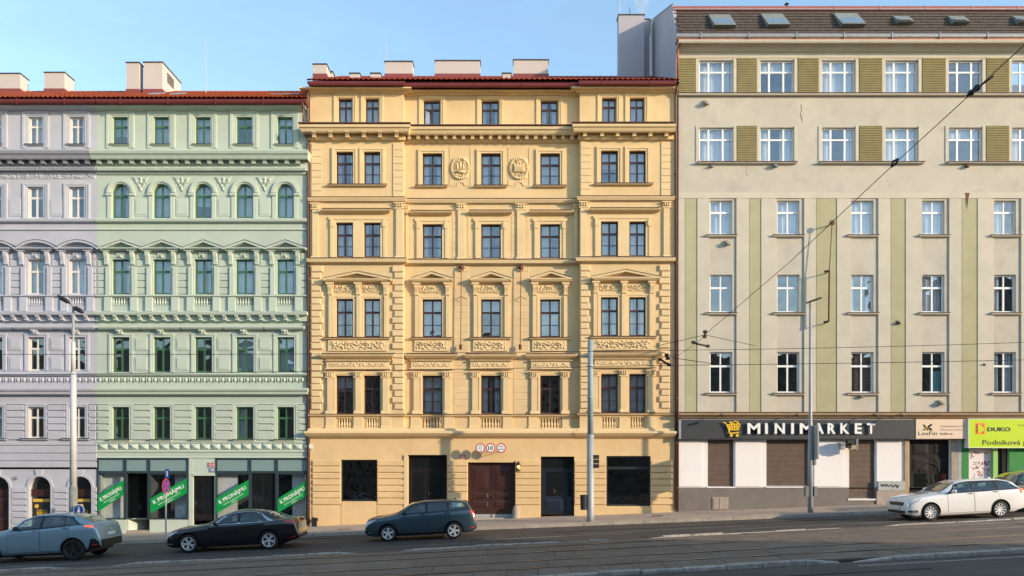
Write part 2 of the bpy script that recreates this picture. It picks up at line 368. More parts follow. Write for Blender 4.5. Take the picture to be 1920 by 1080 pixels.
def baluster_row(parent, px0, py0, px1, py1, n, y0, m):
    """balusters standing in an opening: each one a child"""
    h = fz(py0, y0)-fz(py1, y0); key = ('bal', m, round(h, 2))
    if key not in CACHE:
        mb = MB(); pr = [(.055, 0), (.055, .06), (.035, .08), (.05, .16), (.062, .28), (.045, .5), (.028, .62), (.035, .7), (.03, .78), (.045, .86), (.06, .9), (.06, 1)]
        mb.lathe([(r_, z*h) for r_, z in pr], (0, 0, 0), 8); CACHE[key] = mb.mesh('baluster', [m], (0, 0, 0), smooth=True)
    for i in range(n):
        px = px0+(px1-px0)*(i+.5)/n; place('baluster', CACHE[key], (fx(px, y0), y0, fz(py1, y0)), parent)
def text(name, s, m, parent, px0, py0, px1, py1, y, ext=.004, bold=0, rot=0, keep=False, kind=None):
    cu = bpy.data.curves.new(name, 'FONT'); cu.body = s; cu.extrude = .5; cu.offset = bold; cu.resolution_u = 2
    o = bpy.data.objects.new(name, cu); C.objects.link(o); bpy.context.view_layer.update()
    me = bpy.data.meshes.new_from_object(o.evaluated_get(bpy.context.evaluated_depsgraph_get())); bpy.data.objects.remove(o)
    xs = [v.co.x for v in me.vertices]; ys = [v.co.y for v in me.vertices]
    if not xs: return None
    x0, x1, z0, z1 = fx(px0, y), fx(px1, y), fz(py1, y), fz(py0, y); sx = (x1-x0)/(max(xs)-min(xs)); sz = (z1-z0)/(max(ys)-min(ys))
    if keep: sx = sz = min(sx, sz)
    cx, cy = (min(xs)+max(xs))/2, (min(ys)+max(ys))/2
    for v in me.vertices:
        a, b = (v.co.x-cx)*sx, (v.co.y-cy)*sz; yy = -ext if v.co.z > 0 else 0
        v.co = (a*math.cos(rot)-b*math.sin(rot), yy, a*math.sin(rot)+b*math.cos(rot))
    me.name = name; me.materials.clear(); me.materials.append(M[m])
    return place(name, me, ((x0+x1)/2, y, (z0+z1)/2), parent, kind)
def gz(x): return .039*x
# ------------------------------------------------------------ ground
def road_z(x): return gz(x)-.13
def struct(mb, name, m, **k): o = mb.build(name, m, **k); o['kind'] = 'structure'; return o
mb = MB(); X = 400
mb.v += [(-X, -X, road_z(-X)), (X, -X, road_z(X)), (X, X, road_z(X)), (-X, X, road_z(-X))]; mb.face([0, 1, 2, 3]); struct(mb, 'road', 'asphalt')
def slope_box(mb, x0, x1, y0, y1, h, b=-.6, t=.11, off=0):
    """box following the slope of the street; t = how far the long edges turn with x (tram line)"""
    k = len(mb.v)
    for z in (b, h):
        for x, y in ((x0, y0), (x1, y0), (x1, y1), (x0, y1)): mb.v.append((x, y+off*0+t*x, gz(x)+z))
    for q in ((0,1,2,3),(4,7,6,5),(0,4,5,1),(1,5,6,2),(2,6,7,3),(3,7,4,0)): mb.face([k+i for i in q])
PY = -4.0
mb = MB(); slope_box(mb, -60, 60, PY+.22, 12, 0, t=0); pav = struct(mb, 'pavement', 'pavement')
# ribbed slab joints of the pavement are real: shallow slabs laid on it
for i in range(44):
    x = -27+i*1.25; mb = MB(); dz = R.uniform(-.006, .006)
    b = mb; slope_box(b, x+.008, x+1.242, PY, PY+.215, .004+dz, b=-.4, t=0); mb.build('kerb_stone', 'kerb stone', pav)
for x0, x1 in ((-27, -16), (-15.9, -9.2), (-9.1, -2.2), (3.2, 9), (9.1, 17.5), (17.6, 27)):
    mb = MB(); slope_box(mb, x0, x1, PY+.26, PY+2.2+R.uniform(-.3, .5), .006, b=-.1, t=0); mb.build('paving_strip', 'pavement', pav)
mb = MB()
for i in range(52):                                  # cobbled crossover in front of the gate
    for j in range(26):
        x = -2.15+i*.1+(j % 2)*.05; y = PY+.3+j*.135; mb.box(x, x+.085, y, y+.12, gz(x)-.02, gz(x)+.012+R.uniform(0, .008))
mb.build('cobbles', 'stone plinth', pav, kind='stuff')
for (x, y, a, b) in ((-7.6, -2.7, .55, .3), (6.2, -2.2, .5, .5), (14, -3, .6, .35)):
    mb = MB(); slope_box(mb, x, x+a, y, y+b, .008, b=-.05, t=0); mb.build('service_cover', 'rail rust', pav)
# road patches
for (x0, x1, y0, y1) in ((-13, -3, -9.4, -7.2), (2, 13, -8.6, -6.2), (-24, -15, -8.0, -6.0)):
    mb = MB(); slope_box(mb, x0, x1, y0, y1, -.126, b=-.3, t=.03); struct(mb, 'road_patch', 'road patch')
mb = MB()
for i in range(9): slope_box(mb, -20+i*5.2+R.uniform(-1, 1), -20+i*5.2+R.uniform(1.4, 3.6), -6.1+R.uniform(-1.8, 1.2), -6.06+R.uniform(-1.8, 1.2)*0-1.3*(i % 3), -.124, b=-.2, t=.05)
mb = MB()
for (x0, x1, y0) in ((-22, -14, -9.6), (-7, -1.5, -9.0), (-1, 4.5, -8.1), (2.5, 9, -7.4), (8, 16, -8.5), (17, 24, -9.0)): slope_box(mb, x0, x1, y0, y0+.07, -.125, b=-.2, t=.08)
mb.build('worn_road_marking', 'line paint', None, kind='stuff')
mb = MB(); slope_box(mb, 8.4, 20, -18.85, -18.72, -.124, b=-.2, t=.11); struct(mb, 'lane_line', 'line paint')
rs_ = random.Random(3)
for (x, y, n_, dx, dy) in ((-12, -5.2, 9, 1.1, -.02), (1.5, -6.4, 8, 1.2, .03), (9, -5.6, 7, 1, .02), (-2.2, -9.9, 5, .25, .55), (13, -7.2, 5, .8, .1), (2, -19.2, 8, 1.1, .06)):
    mb = MB(); pts = [Vector((x+dx*i+rs_.uniform(-.1, .1), y+dy*i+rs_.uniform(-.05, .05), road_z(x+dx*i)+.001)) for i in range(n_)]; mb.tube(pts, .022, 5); mb.build('tar_seam', 'wire', bpy.data.objects['road'])
for (x, y) in ((-8.5, -6.6), (4.8, -9.2), (12.2, -6.3)): mb = MB(); mb.rings([[(x+.32*math.cos(a), y+.32*math.sin(a), road_z(x+.32*math.cos(a))+h) for a in [math.pi*k/9 for k in range(18)]] for h in (-.02, .012)]); mb.build('manhole_cover', 'rail rust', bpy.data.objects['road'])
# tram track bed, rails, slabs and worn kerbs
TY = -10.8
mb = MB(); slope_box(mb, -45, 45, TY-7.2, TY-.1, -.10, b=-.5); bed = struct(mb, 'tram_track_bed', 'rail rust')
def slabs(y0, y1, step, x0=-30, x1=30):
    x = x0+R.uniform(0, step)
    while x < x1:
        mb = MB(); s = step*R.uniform(.93, 1.07) if step > 1.5 else step; slope_box(mb, x+.008, x+s-.008, y0, y1, -.055+R.uniform(-.008, .008), b=-.3); mb.build('track_slab', 'concrete slab', bed); x += s
slabs(TY-.88, TY-.14, 4.5); slabs(TY-2.31, TY-1.11, 3); slabs(TY-4.26, TY-2.58, 4); slabs(TY-5.70, TY-4.52, 3); slabs(TY-7.14, TY-5.98, .8)
for o_ in (.99, 2.44, 4.39, 5.84):
    mb = MB(); slope_box(mb, -45, 45, TY-o_-.035, TY-o_+.035, -.046, b=-.3); mb.build('rail', 'rail steel', bed)
def worn_kerb(yc, per, start, x0=-26, x1=26, wd=.15):
    x = x0; i = start
    while x < x1:
        s = R.uniform(.9, 1.15); i += 1
        if i % per == 0: x += .3; 
        mb = MB(); k = len(mb.v); h = -.02+R.uniform(-.03, .02); hh = h-.12 if i % per == 0 or i % per == per-1 else h; a, b = (h-.10, h) if i % per == 0 else (h, h-.10) if i % per == per-1 else (h, h)
        dy = R.uniform(-.02, .02)
        prof = [(0, -.4), (0, -.03), (.03, 0), (wd-.03, 0), (wd, -.03), (wd, -.4)]
        rs = []
        for t, hz in ((.01, a), (.5, (a+b)/2+.004), (.99, b)):
            xx = x+s*t; rs.append([(xx, yc+dy+py_+.11*xx, gz(xx)+(hz+pz)) for py_, pz in prof])
        mb.rings(rs); mb.build('kerb_stone', 'kerb worn', bed); x += s
worn_kerb(TY-.1, 8, 3); worn_kerb(TY-7.40, 9, 2, wd=.19)
# ------------------------------------------------------------ shared building bits
def shell(b, px0, px1, y0, ztop, m, depth=12, room=True):
    """side walls, back wall, floors and dark room backs behind the facade"""
    x0, x1 = fx(px0), fx(px1); mb = MB()
    mb.box(x0, x0+.15, y0+.02, depth, -2, ztop); mb.box(x1-.15, x1, y0+.02, depth, -2, ztop); mb.box(x0+.15, x1-.15, depth-.15, depth, -2, ztop); mb.build('outer_wall', m, b)
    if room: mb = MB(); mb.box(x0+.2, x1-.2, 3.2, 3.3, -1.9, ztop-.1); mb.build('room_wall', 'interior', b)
def floors(b, px0, px1, pys, y0=.32):
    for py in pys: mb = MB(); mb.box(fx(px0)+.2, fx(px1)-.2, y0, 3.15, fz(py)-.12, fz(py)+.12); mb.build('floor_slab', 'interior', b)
def tile_roof(b, px0, px1, ze, ye, slope, ln, m, step=.3, cell=.24, name='roof'):
    """overlapping curved tiles as one real surface, plus a row of ridge tiles"""
    x0, x1 = fx(px0), fx(px1); nx = int((x1-x0)/(cell/4)); rows = int(ln/step); mb = MB(); ca, sa = math.cos(slope), math.sin(slope)
    for r in range(rows):
        for e in (0, 1):
            d = (r+e*1.02)*step; lift = .05*(1-e)
            for i in range(nx+1):
                ph = (i % 4); hh = (0, .035, .05, .035)[ph]+lift+(.012*math.sin(i*1.7+r*2.3) if ph == 2 else 0)
                mb.v.append((x0+(x1-x0)*i/nx, ye+d*ca-hh*sa, ze+d*sa+hh*ca))
    for r in range(rows*2-1):
        for i in range(nx): a = r*(nx+1)+i; mb.face([a, a+1, a+nx+2, a+nx+1])
    mb.build(name, m, b, kind='stuff', smooth=False)
    mb = MB(); mb.v += [(x0, ye+.02, ze-.03), (x1, ye+.02, ze-.03), (x1, ye+ln*ca, ze+ln*sa-.03), (x0, ye+ln*ca, ze+ln*sa-.03), (x0, 12.1, ze+.2), (x1, 12.1, ze+.2)]
    mb.face([0, 1, 2, 3]); mb.face([3, 2, 5, 4]); mb.face([0, 3, 4]); mb.face([1, 2, 5]); mb.build('roof_deck', m, b, normals=False)
    mb = MB(); x = x0
    while x < x1: mb.lathe([(.10, 0), (.115, .3)], (x, ye+ln*ca, ze+ln*sa+.01), 6, axis='x'); x += .3
    mb.build('ridge_tiles', m, b, kind='stuff')
def gutter(b, px0, px1, py, y, m, r=.09, name='gutter'):
    mb = MB(); z = fz(py, y); rs = []
    for px in (px0, px1): x = fx(px, y); rs.append([(x, y+r*math.cos(a), z+r*math.sin(a)) for a in [math.pi*2*k/10 for k in range(10)]])
    mb.rings(rs); x = fx(px0, y)+1.1
    while x < fx(px1, y): mb.box(x, x+.03, y-r-.015, y+r, z-r-.015, z+r+.012); x += 2.2
    return mb.build(name, m, b, smooth=False)
def chimney(b, px0, py0, px1, y, depth, zb, m='chimney plaster', vents=False, flash=True):
    x0, x1, z1 = fx(px0, y), fx(px1, y), fz(py0, y); mb = MB(); mb.box(x0, x1, y, y+depth, zb, z1); c = mb.build('chimney', m, b)
    mb = MB(); mb.box(x0-.04, x1+.04, y-.04, y+depth+.04, z1, z1+.05); mb.build('chimney_cap', 'dark cap', c)
    if flash: mb = MB(); mb.box(x0-.03, x1+.03, y-.03, y+depth+.03, zb, zb+.5); mb.build('flashing', 'flashing', c)
    if vents:
        mb = MB()
        for k in range(5): mb.box(x1, x1+.03, y+depth*.25, y+depth*.6, z1-.75+k*.11, z1-.70+k*.11)
        mb.build('vent_grille', 'dark cap', c)
    return c
def downpipe(b, px, py0, py1, y, m, r=.055):
    x = fx(px, y); z0, z1 = fz(py1, y), fz(py0, y); mb = MB(); mb.tube([(x, y, z0), (x, y, z1-.4), (x, y-.12, z1-.15), (x, y-.2, z1)], r, 8); z = z0+1
    while z < z1-1: mb.lathe([(r+.018, -.03), (r+.018, .03)], (x, y, z), 8); z += 2.1
    return mb.build('downpipe', m, b, smooth=True)
def courses(b, m, segs, lines, y0, d=.028, gap=.9):
    gap *= 1.9; d *= 2.0
    """banded rustication: each course is a block proud of the wall, with open joints"""
    for a, c in zip(lines[:-1], lines[1:]):
        for px0, px1, top, bot in segs:
            if a < top-1 or c > bot+1: continue
            mb = MB(); x0, x1, z0, z1 = fx(px0, y0-d), fx(px1, y0-d), fz(c-gap, y0-d), fz(a+gap*.4, y0-d); e = .012
            mb.rings([[(x0, y0+.02, z0), (x1, y0+.02, z0), (x1, y0+.02, z1), (x0, y0+.02, z1)], [(x0, y0-d+e, z0), (x1, y0-d+e, z0), (x1, y0-d+e, z1), (x0, y0-d+e, z1)], [(x0+e, y0-d, z0+e), (x1-e, y0-d, z0+e), (x1-e, y0-d, z1-e), (x0+e, y0-d, z1-e)]]); mb.build('facade_block', m, b)
def surround(mb, px0, py0, px1, py1, y0, wd=5, d=.06, bottom=False, ear=0):
    """flat architrave with a raised outer fillet round an opening"""
    for k, (a, dd) in enumerate(((wd, d*.6), (wd*.45, 0))):
        pass
    fbox(mb, px0-wd-ear, py0-wd, px1+wd+ear, py0-wd*.5, y0-d, y0+.02); fbox(mb, px0-wd*.55, py0-wd*.5, px1+wd*.55, py0, y0-d*.55, y0+.02)
    for s in (0, 1):
        a, b, c = (px0-wd, px0-wd*.5, px0) if s == 0 else (px1+wd, px1+wd*.5, px1)
        fbox(mb, min(a, b), py0-wd*.5, max(a, b), py1, y0-d, y0+.02); fbox(mb, min(b, c), py0-.01, max(b, c), py1, y0-d*.55, y0+.02)
    if bottom: fbox(mb, px0-wd, py1, px1+wd, py1+wd*.5, y0-d, y0+.02)
def sill(b, px0, px1, py0, py1, y0, d, m, cap=None):
    mb = MB(); mould(mb, px0, px1, [(py0, d*.9), (py0+.4*(py1-py0), d), (py0+.7*(py1-py0), d*.8), (py1, d*.45)], y0, .2, .2)
    o = mb.build('window_sill', m, b)
    if cap: mb = MB(); x0, x1 = fx(px0, y0)-.02-d*.2, fx(px1, y0)+.02+d*.2; z = fz(py0, y0-d); mb.box(x0, x1, y0-d-.03, y0+.03, z, z+.03); mb.build('sill_flashing', cap, o)
    return o
def pediment(b, px0, px1, pya, pyb, pyc, y0, d, m, tm, curved=False):
    """raking cornice over a base cornice pyb..pyc with apex pya and a sunk tympanum"""
    mb = MB(); yf = y0-d; mould(mb, px0+3, px1-3, [(pyb, d*.95), (pyb+1.5, d), (pyc-2, d*.8), (pyc, d*.55)], y0, .1, .1)
    cx = (px0+px1)/2; th = 4.2; n = 12 if curved else 2; pts = []
    for i in range(n+1):
        t = i/n; px = px0+(px1-px0)*t; py = pyb-1-(pyb-1-pya)*(math.sin(math.pi*t)**.8 if curved else 1-abs(2*t-1)); pts.append((px, py))
    for (a, b_), (c, e) in zip(pts[:-1], pts[1:]):
        mb.prism([(fx(a, yf), fz(b_+th, yf)), (fx(c, yf), fz(e+th, yf)), (fx(c, yf), fz(e, yf)), (fx(a, yf), fz(b_, yf))], yf, y0+.03)
        yg = yf+d*.3; mb.prism([(fx(a, yg), fz(b_+th+2, yg)), (fx(c, yg), fz(e+th+2, yg)), (fx(c, yg), fz(e+th, yg)), (fx(a, yg), fz(b_+th, yg))], yg, y0+.03)
    o = mb.build('pediment', m, b); yg = y0-d*.25; mb = MB()
    mb.prism([(fx(p, yg), fz(q+th, yg)) for p, q in [(px0+8, pyb-1-th)]+pts[1:-1]+[(px1-8, pyb-1-th)]], yg, y0+.02); mb.build('tympanum', tm, o)
    mb = MB(); yl = yf-.02
    for (a, b_), (c, e) in zip(pts[:-1], pts[1:]): mb.prism([(fx(a, yl), fz(b_, yl)), (fx(c, yl), fz(e, yl)), (fx(c, yl), fz(e-.9, yl)), (fx(a, yl), fz(b_-.9, yl))], yl, y0)
    mb.build('lead_flashing', 'dark cap', o); return o
def pilaster(b, px0, px1, py0, py1, y0, d, m, cap=12, base=4, seed=1, name='pilaster'):
    mb = MB(); fbox(mb, px0+1.5, py0+cap, px1-1.5, py1-base, y0-d, y0+.02); mould(mb, px0+1, px1-1, [(py1-base, d), (py1-base*.5, d+.03), (py1, d+.04)], y0, .3, .3)
    o = mb.build(name, m, b)
    if cap:
        mb = MB(); mould(mb, px0+1, px1-1, [(py0, d+.07), (py0+cap*.15, d+.08), (py0+cap*.22, d+.03), (py0+cap*.85, d+.0), (py0+cap, d+.03)], y0, .5, .5)
        for k in range(2):
            for s in (-1, 0, 1): mb.ball((fx((px0+px1)/2+s*(px1-px0)*.28, y0), y0-d-.03, fz(py0+cap*(.38+.3*k), y0)), ((px1-px0)*.0035, .05, cap*.0042), 7, 4)
        mb.build('capital', m, o)
    return o
def modillions(b, pxs, py0, py1, wpx, y0, d, m, name='modillion'):
    for px in pxs: mb = MB(); scroll_bracket(mb, px-wpx/2, py0, px+wpx/2, py1, y0, d); mb.build(name, m, b)
def dentils(b, px0, px1, py0, py1, y0, d, m, step=3.2):
    mb = MB(); x = px0
    while x < px1: fbox(mb, x, py0, x+step*.55, py1, y0-d, y0+.02); x += step
    mb.build('dentil_course', m, b, kind='stuff')
# ============================================================ YELLOW HOUSE
YB = empty('apartment_house', (fx(925), 0, gz(fx(925))), 'yellow stucco apartment house with pediments, relief panels and brown framed windows', 'apartment house')
Yp, Yt, Yg = 'yellow plaster', 'yellow trim', 'yellow base'; YC = .3
LW, CW, RW = ((630, 662), (682, 713)), ((792, 829), (902, 939), (1013, 1050)), ((1127, 1159), (1180, 1211))
LW0, CW0, RW0 = ((634, 660), (685, 710)), ((794, 825), (903, 935), (1014, 1046)), ((1129, 1155), (1181, 1208))
rowsL = [(184, 231), (284, 345), (417, 482), (560, 632), (704, 776)]; rowsC = [(188, 235), (287, 347), (420, 484), (561, 632), (704, 776)]; rowsR = [(183, 230), (282, 343), (415, 480), (557, 630), (701, 774)]
def ops(W0, W1, rows): return [(a, rows[0][0], b, rows[0][1]) for a, b in W0]+[(a, r[0], b, r[1]) for r in rows[1:] for a, b in W1]
mb = MB(); wall(mb, 581, 160, 757, fz(812), ops(LW0, LW, rowsL)+[(a+3, 783, b-3, 803) for a, b in LW], 0, .22); mb.build('wall', Yp, YB, normals=False); mb = MB()
wall(mb, 1087, 160, 1268, fz(812), ops(RW0, RW, rowsR)+[(a+3, 781, b-3, 802) for a, b in RW], 0, .22)
mb.build('wall', Yp, YB, normals=False)
for q in (757, 1087): mb = MB(); mb.box(fx(q)-.0005, fx(q)+.0005, 0, YC+.02, fz(812), fz(160)); mb.build('return_wall', Yp, YB)
mb = MB(); wall(mb, 754, 163, 1090, fz(812), ops(CW0, CW, rowsC)+[(a+1, 783, b-1, 803) for a, b in CW], YC, .22); mb.build('wall', Yp, YB, normals=False)
GO = [(639, 862, 707, 940), (765, 853, 838, 1000), (877, 867, 966, 1000), (1014, 856, 1077, 1000), (1137, 855, 1220, 949)]
mb = MB(); wall(mb, 581, 812, 1268, -2, GO, .0, .3); mb.build('ground_floor_wall', Yg, YB, normals=False)
shell(YB, 581, 1269, .02, fz(165), Yp); floors(YB, 581, 1268, (250, 378, 520, 670, 815), y0=.6)
lines = [863, 875, 887, 899, 911, 923, 935, 947.5]
S = []
for a, b in ((586, 639), (707, 757), (838, 877), (966, 1014), (1077, 1137), (1220, 1264)): S.append((a+(.5 if a > 586 else 0), b-.5, 862, 948))
courses(YB, Yg, S, lines, 0, .03)
for a, b, t in ((586, 639, 948), (707, 757, 948), (838, 876, 948), (972, 1013, 948), (1077, 1137, 949), (1220, 1264, 948), (640, 706, 941), (1137, 1220, 951)):
    mb = MB(); fbox(mb, a, t, b, 1030, -.035, .02); mb.build('plinth', Yg, YB)
# windows
for W0, W1, rows, y in ((LW0, LW, rowsL, 0), (CW0, CW, rowsC, YC), (RW0, RW, rowsR, 0)):
    for i, (a, b) in enumerate(rows):
        for k, (c, d) in enumerate(W0 if i == 0 else W1):
            cu = rnd_curtain([.9, .95, .85, .75, .75][i])
            window(YB, c, a, d, b, 'cross' if i == 0 else 'six', 'brown window frame', y, .16, .065 if i else .06, curtain=cu, open_pane=(i == 0 and c == 794))
window(YB, 639, 862, 707, 940, 'shop', 'dark frame', 0, .1, .06, gl='shop glass', name='shop_window')
window(YB, 1137, 855, 1220, 949, 'transom', 'dark frame', 0, .1, .07, gl='shop glass', name='shop_window')
# attic surrounds
for W0, rows, y in ((LW0, rowsL, 0), (CW0, rowsC, YC), (RW0, rowsR, 0)):
    for a, b in W0: mb = MB(); surround(mb, a-2, rows[0][0]-2, b+2, rows[0][1]+2, y, 6.5, .05); mb.build('window_surround', Yt, YB)
# row 2 surrounds and sills
for (a, b), y, (t, e) in ((LW[0], 0, rowsL[1]), (LW[1], 0, rowsL[1]), *[(q, YC, rowsC[1]) for q in CW], (RW[0], 0, rowsR[1]), (RW[1], 0, rowsR[1])):
    mb = MB(); surround(mb, a, t, b, e, y, 8, .07); mb.build('window_surround', Yt, YB)
for a, b, t, y in ((617, 724, 345.5, 0), (781, 838, 347.5, YC), (891, 949, 347.5, YC), (1001, 1060, 347.5, YC), (1116, 1222, 343.5, 0)): sill(YB, a, b, t, t+4, y, .16, Yt, 'brown pipe')
# flat quoins in row 2
for px0, px1, t in ((584, 603, 268), (737, 755.5, 268), (1089, 1108, 265), (1240, 1257, 265)):
    for k in range(8):
        mb = MB(); fbox(mb, px0, t+k*12.8+.7, px1, t+(k+1)*12.8-.2, -.035, .02); mb.build('quoin', Yt, YB)
# toothed quoins rows 4-5
for px0, px1, t, flip in ((583, 601, 498, 0), (739, 756.5, 498, 1), (1088, 1103, 496, 0), (1240, 1256, 496, 1)):
    for k in range(23):
        h = 12.05; a = t+k*h+(0 if k < 13 else 5)
        if a+h > 777: break
        wd = 0 if k % 2 else 4; d = .07 if k % 2 else .09; mb = MB(); x0, x1 = (px0, px1+wd) if not flip else (px0-wd, px1)
        yf = -d; A = [fx(x0, yf), fx(x1, yf), fz(a+h-.6, yf), fz(a+.6, yf)]; e = .03
        mb.rings([[(A[0], .02, A[2]), (A[1], .02, A[2]), (A[1], .02, A[3]), (A[0], .02, A[3])], [(A[0], yf+e, A[2]), (A[1], yf+e, A[2]), (A[1], yf+e, A[3]), (A[0], yf+e, A[3])], [(A[0]+e, yf, A[2]+e), (A[1]-e, yf, A[2]+e), (A[1]-e, yf, A[3]-e), (A[0]+e, yf, A[3]-e)]]); mb.build('quoin', Yt, YB)
# cornices
def corn(px0, px1, prof, y0, rl, rr, name='cornice', m=Yt): mb = MB(); mould(mb, px0, px1, prof, y0, rl, rr); return mb.build(name, m, YB)
for a, b, o_, y, rl, rr in ((582, 757, 0, 0, 1, 1), (757, 1087, 4, YC, 0, 0), (1087, 1262, -1, 0, 1, 0)):
    corn(a, b, [(163+o_, .40), (165+o_, .42), (168+o_, .30), (169+o_, .2), (173+o_, .14), (175+o_, .05)], y, rl, rr, 'eaves_moulding')
    corn(a, b, [(231.5+o_, .50), (234+o_, .66), (238+o_, .64), (240+o_, .58), (246+o_, .52), (249+o_, .46), (250+o_, .16), (262+o_, .14), (264+o_, .05)], y, rl*.6, rr*.6, 'main_cornice')
    mb = MB(); x0, x1 = fx(a, y)-.4*rl, fx(b, y)+.4*rr; z = fz(231.5+o_, y-.6); mb.box(x0, x1, y-.68, y, z, z+.035); mb.build('lead_flashing', 'brown pipe', YB)
modillions(YB, (591, 622, 653, 684, 714, 745), 249.5, 262, 7.5, -.12, .40, Yt)
modillions(YB, [768.5+16.85*k for k in range(19)], 252.5, 265, 7, YC-.12, .40, Yt)
modillions(YB, (1096, 1128, 1157, 1188, 1218, 1248), 247.5, 260, 7.5, -.12, .40, Yt)
for a, b, t, y, rl, rr in ((582, 757, 369.5, 0, .5, .8), (757, 1087, 372.5, YC, 0, 0), (1087, 1262, 367.5, 0, .8, .3)):
    corn(a, b, [(t, .17), (t+1.5, .20), (t+4, .17), (t+7.5, .13), (t+8.5, .05), (t+10.5, .04)], y, rl, rr, 'string_course')
    mb = MB(); z = fz(t, y-.18); mb.box(fx(a, y)-.1, fx(b, y)+.1, y-.21, y, z, z+.025); mb.build('lead_flashing', 'brown pipe', YB)
for a, b, t, y, rl, rr in ((582, 757, 484, 0, .5, .8), (757, 1087, 486.3, YC, 0, 0), (1087, 1262, 482, 0, .8, .3)):
    corn(a, b, [(t, .22), (t+1.2, .26), (t+7, .22), (t+8.5, .15), (t+11, .05)], y, rl, rr, 'string_course')
    mb = MB(); z = fz(t, y-.24); mb.box(fx(a, y)-.15, fx(b, y)+.15, y-.27, y, z, z+.03); mb.build('lead_flashing', 'brown pipe', YB)
for a, b, t, y, rl, rr in ((582, 757, 776.8, 0, .6, .9), (757, 1087, 777.3, YC, 0, 0), (1087, 1262, 774.8, 0, .9, .3)):
    corn(a, b, [(t, .13), (t+1, .15), (t+3, .12), (t+4.5, .05)], y, rl, rr, 'sill_course')
    mb = MB(); z = fz(t, y-.14); mb.box(fx(a, y)-.1, fx(b, y)+.1, y-.17, y, z, z+.025); mb.build('lead_flashing', 'brown pipe', YB)
    corn(a, b, [(803, .10), (804, .14), (808, .16), (808.6, .34), (812, .36), (814.5, .30), (817, .24), (820, .12), (822, .04)], y if y == 0 else .0+.02, rl, rr, 'belt_cornice')
# filler behind the centre between the recessed floors and the flush ground floor
mb = MB(); mb.box(fx(757), fx(1087), .0, YC+.05, fz(813), fz(806)); mb.build('ledge', Yt, YB)
# balustrades and pedestals
for Ws, t, b, y in ((LW, 783, 803, 0), (CW, 783, 803, YC), (RW, 781, 802, 0)):
    for c, d in Ws:
        e = 3 if Ws is not CW else 1
        mb = MB(); fbox(mb, c+e, b-1.2, d-e, b, y-.04, y+.2); fbox(mb, c+e, t, d-e, t+1, y-.04, y+.2); mb.box(fx(c, y), fx(d, y), y+.21, y+.24, fz(b, y), fz(t, y)); ba = mb.build('balustrade', Yt, YB)
        baluster_row(ba, c+e+.5, t+1, d-e-.5, b-1.2, 5 if Ws is not CW else 6, y+.06, Yt)
for y, l in ((0, ((612, 627), (664, 679), (716, 731), (1110, 1125), (1162, 1177), (1214, 1229))), (YC, ((771, 787), (834, 850), (881, 897), (944, 960), (992, 1008), (1055, 1071)))):
    for a, b in l: mb = MB(); mould(mb, a, b, [(781.5, .05), (799, .05), (800.5, .09), (803, .09)], y, .4, .4); mb.build('pedestal', Yt, YB)
# row 3: pilasters, architraves, hoods
for a, b, y, t, e, s in ((584, 598, 0, 380, 484, 1), (741, 757, 0, 379, 484, 2), (759, 767, YC, 383, 486, 3), (857, 873, YC, 381, 486, 4), (968, 985, YC, 381, 486, 5), (1075, 1084, YC, 383, 486, 3), (1087, 1102, 0, 377, 482, 6), (1243, 1257, 0, 377, 482, 7)):
    pilaster(YB, a, b, t, e, y, .08, Yt, 12, 4, s)
def hood(px0, px1, py0, py1, y, d=.3, m=Yt, b=YB):
    mb = MB(); mould(mb, px0+6, px1-6, [(py0, d*.9), (py0+1.3, d), (py0+(py1-py0)*.45, d*.85), (py1-2, d*.5), (py1, d*.2)], y, .6, .6); o = mb.build('window_hood', m, b)
    mb = MB(); z = fz(py0, y-d); mb.box(fx(px0, y-d), fx(px1, y-d), y-d-.02, y, z, z+.025); mb.build('lead_flashing', 'brown pipe', o)
for a, b, t, y in ((604, 733, 391, 0), (770, 849, 394.5, YC), (880, 960.5, 394, YC), (993, 1073.5, 394, YC), (1107, 1237, 389.5, 0)): hood(a, b, t, t+9, y)
for g, (t, e), y in ((LW, rowsL[2], 0), *[((q,), rowsC[2], YC) for q in CW], (RW, rowsR[2], 0)):
    mb = MB(); a, b = g[0][0], g[-1][1]; surround(mb, a, t, b, e, y, 11, .07, ear=3)
    if len(g) > 1: fbox(mb, g[0][1], t, g[1][0], e, y-.045, y+.02)
    for s in (a-11, b+4): fbox(mb, s, t-3, s+7, t+8, y-.1, y)
    mb.build('window_surround', Yt, YB)
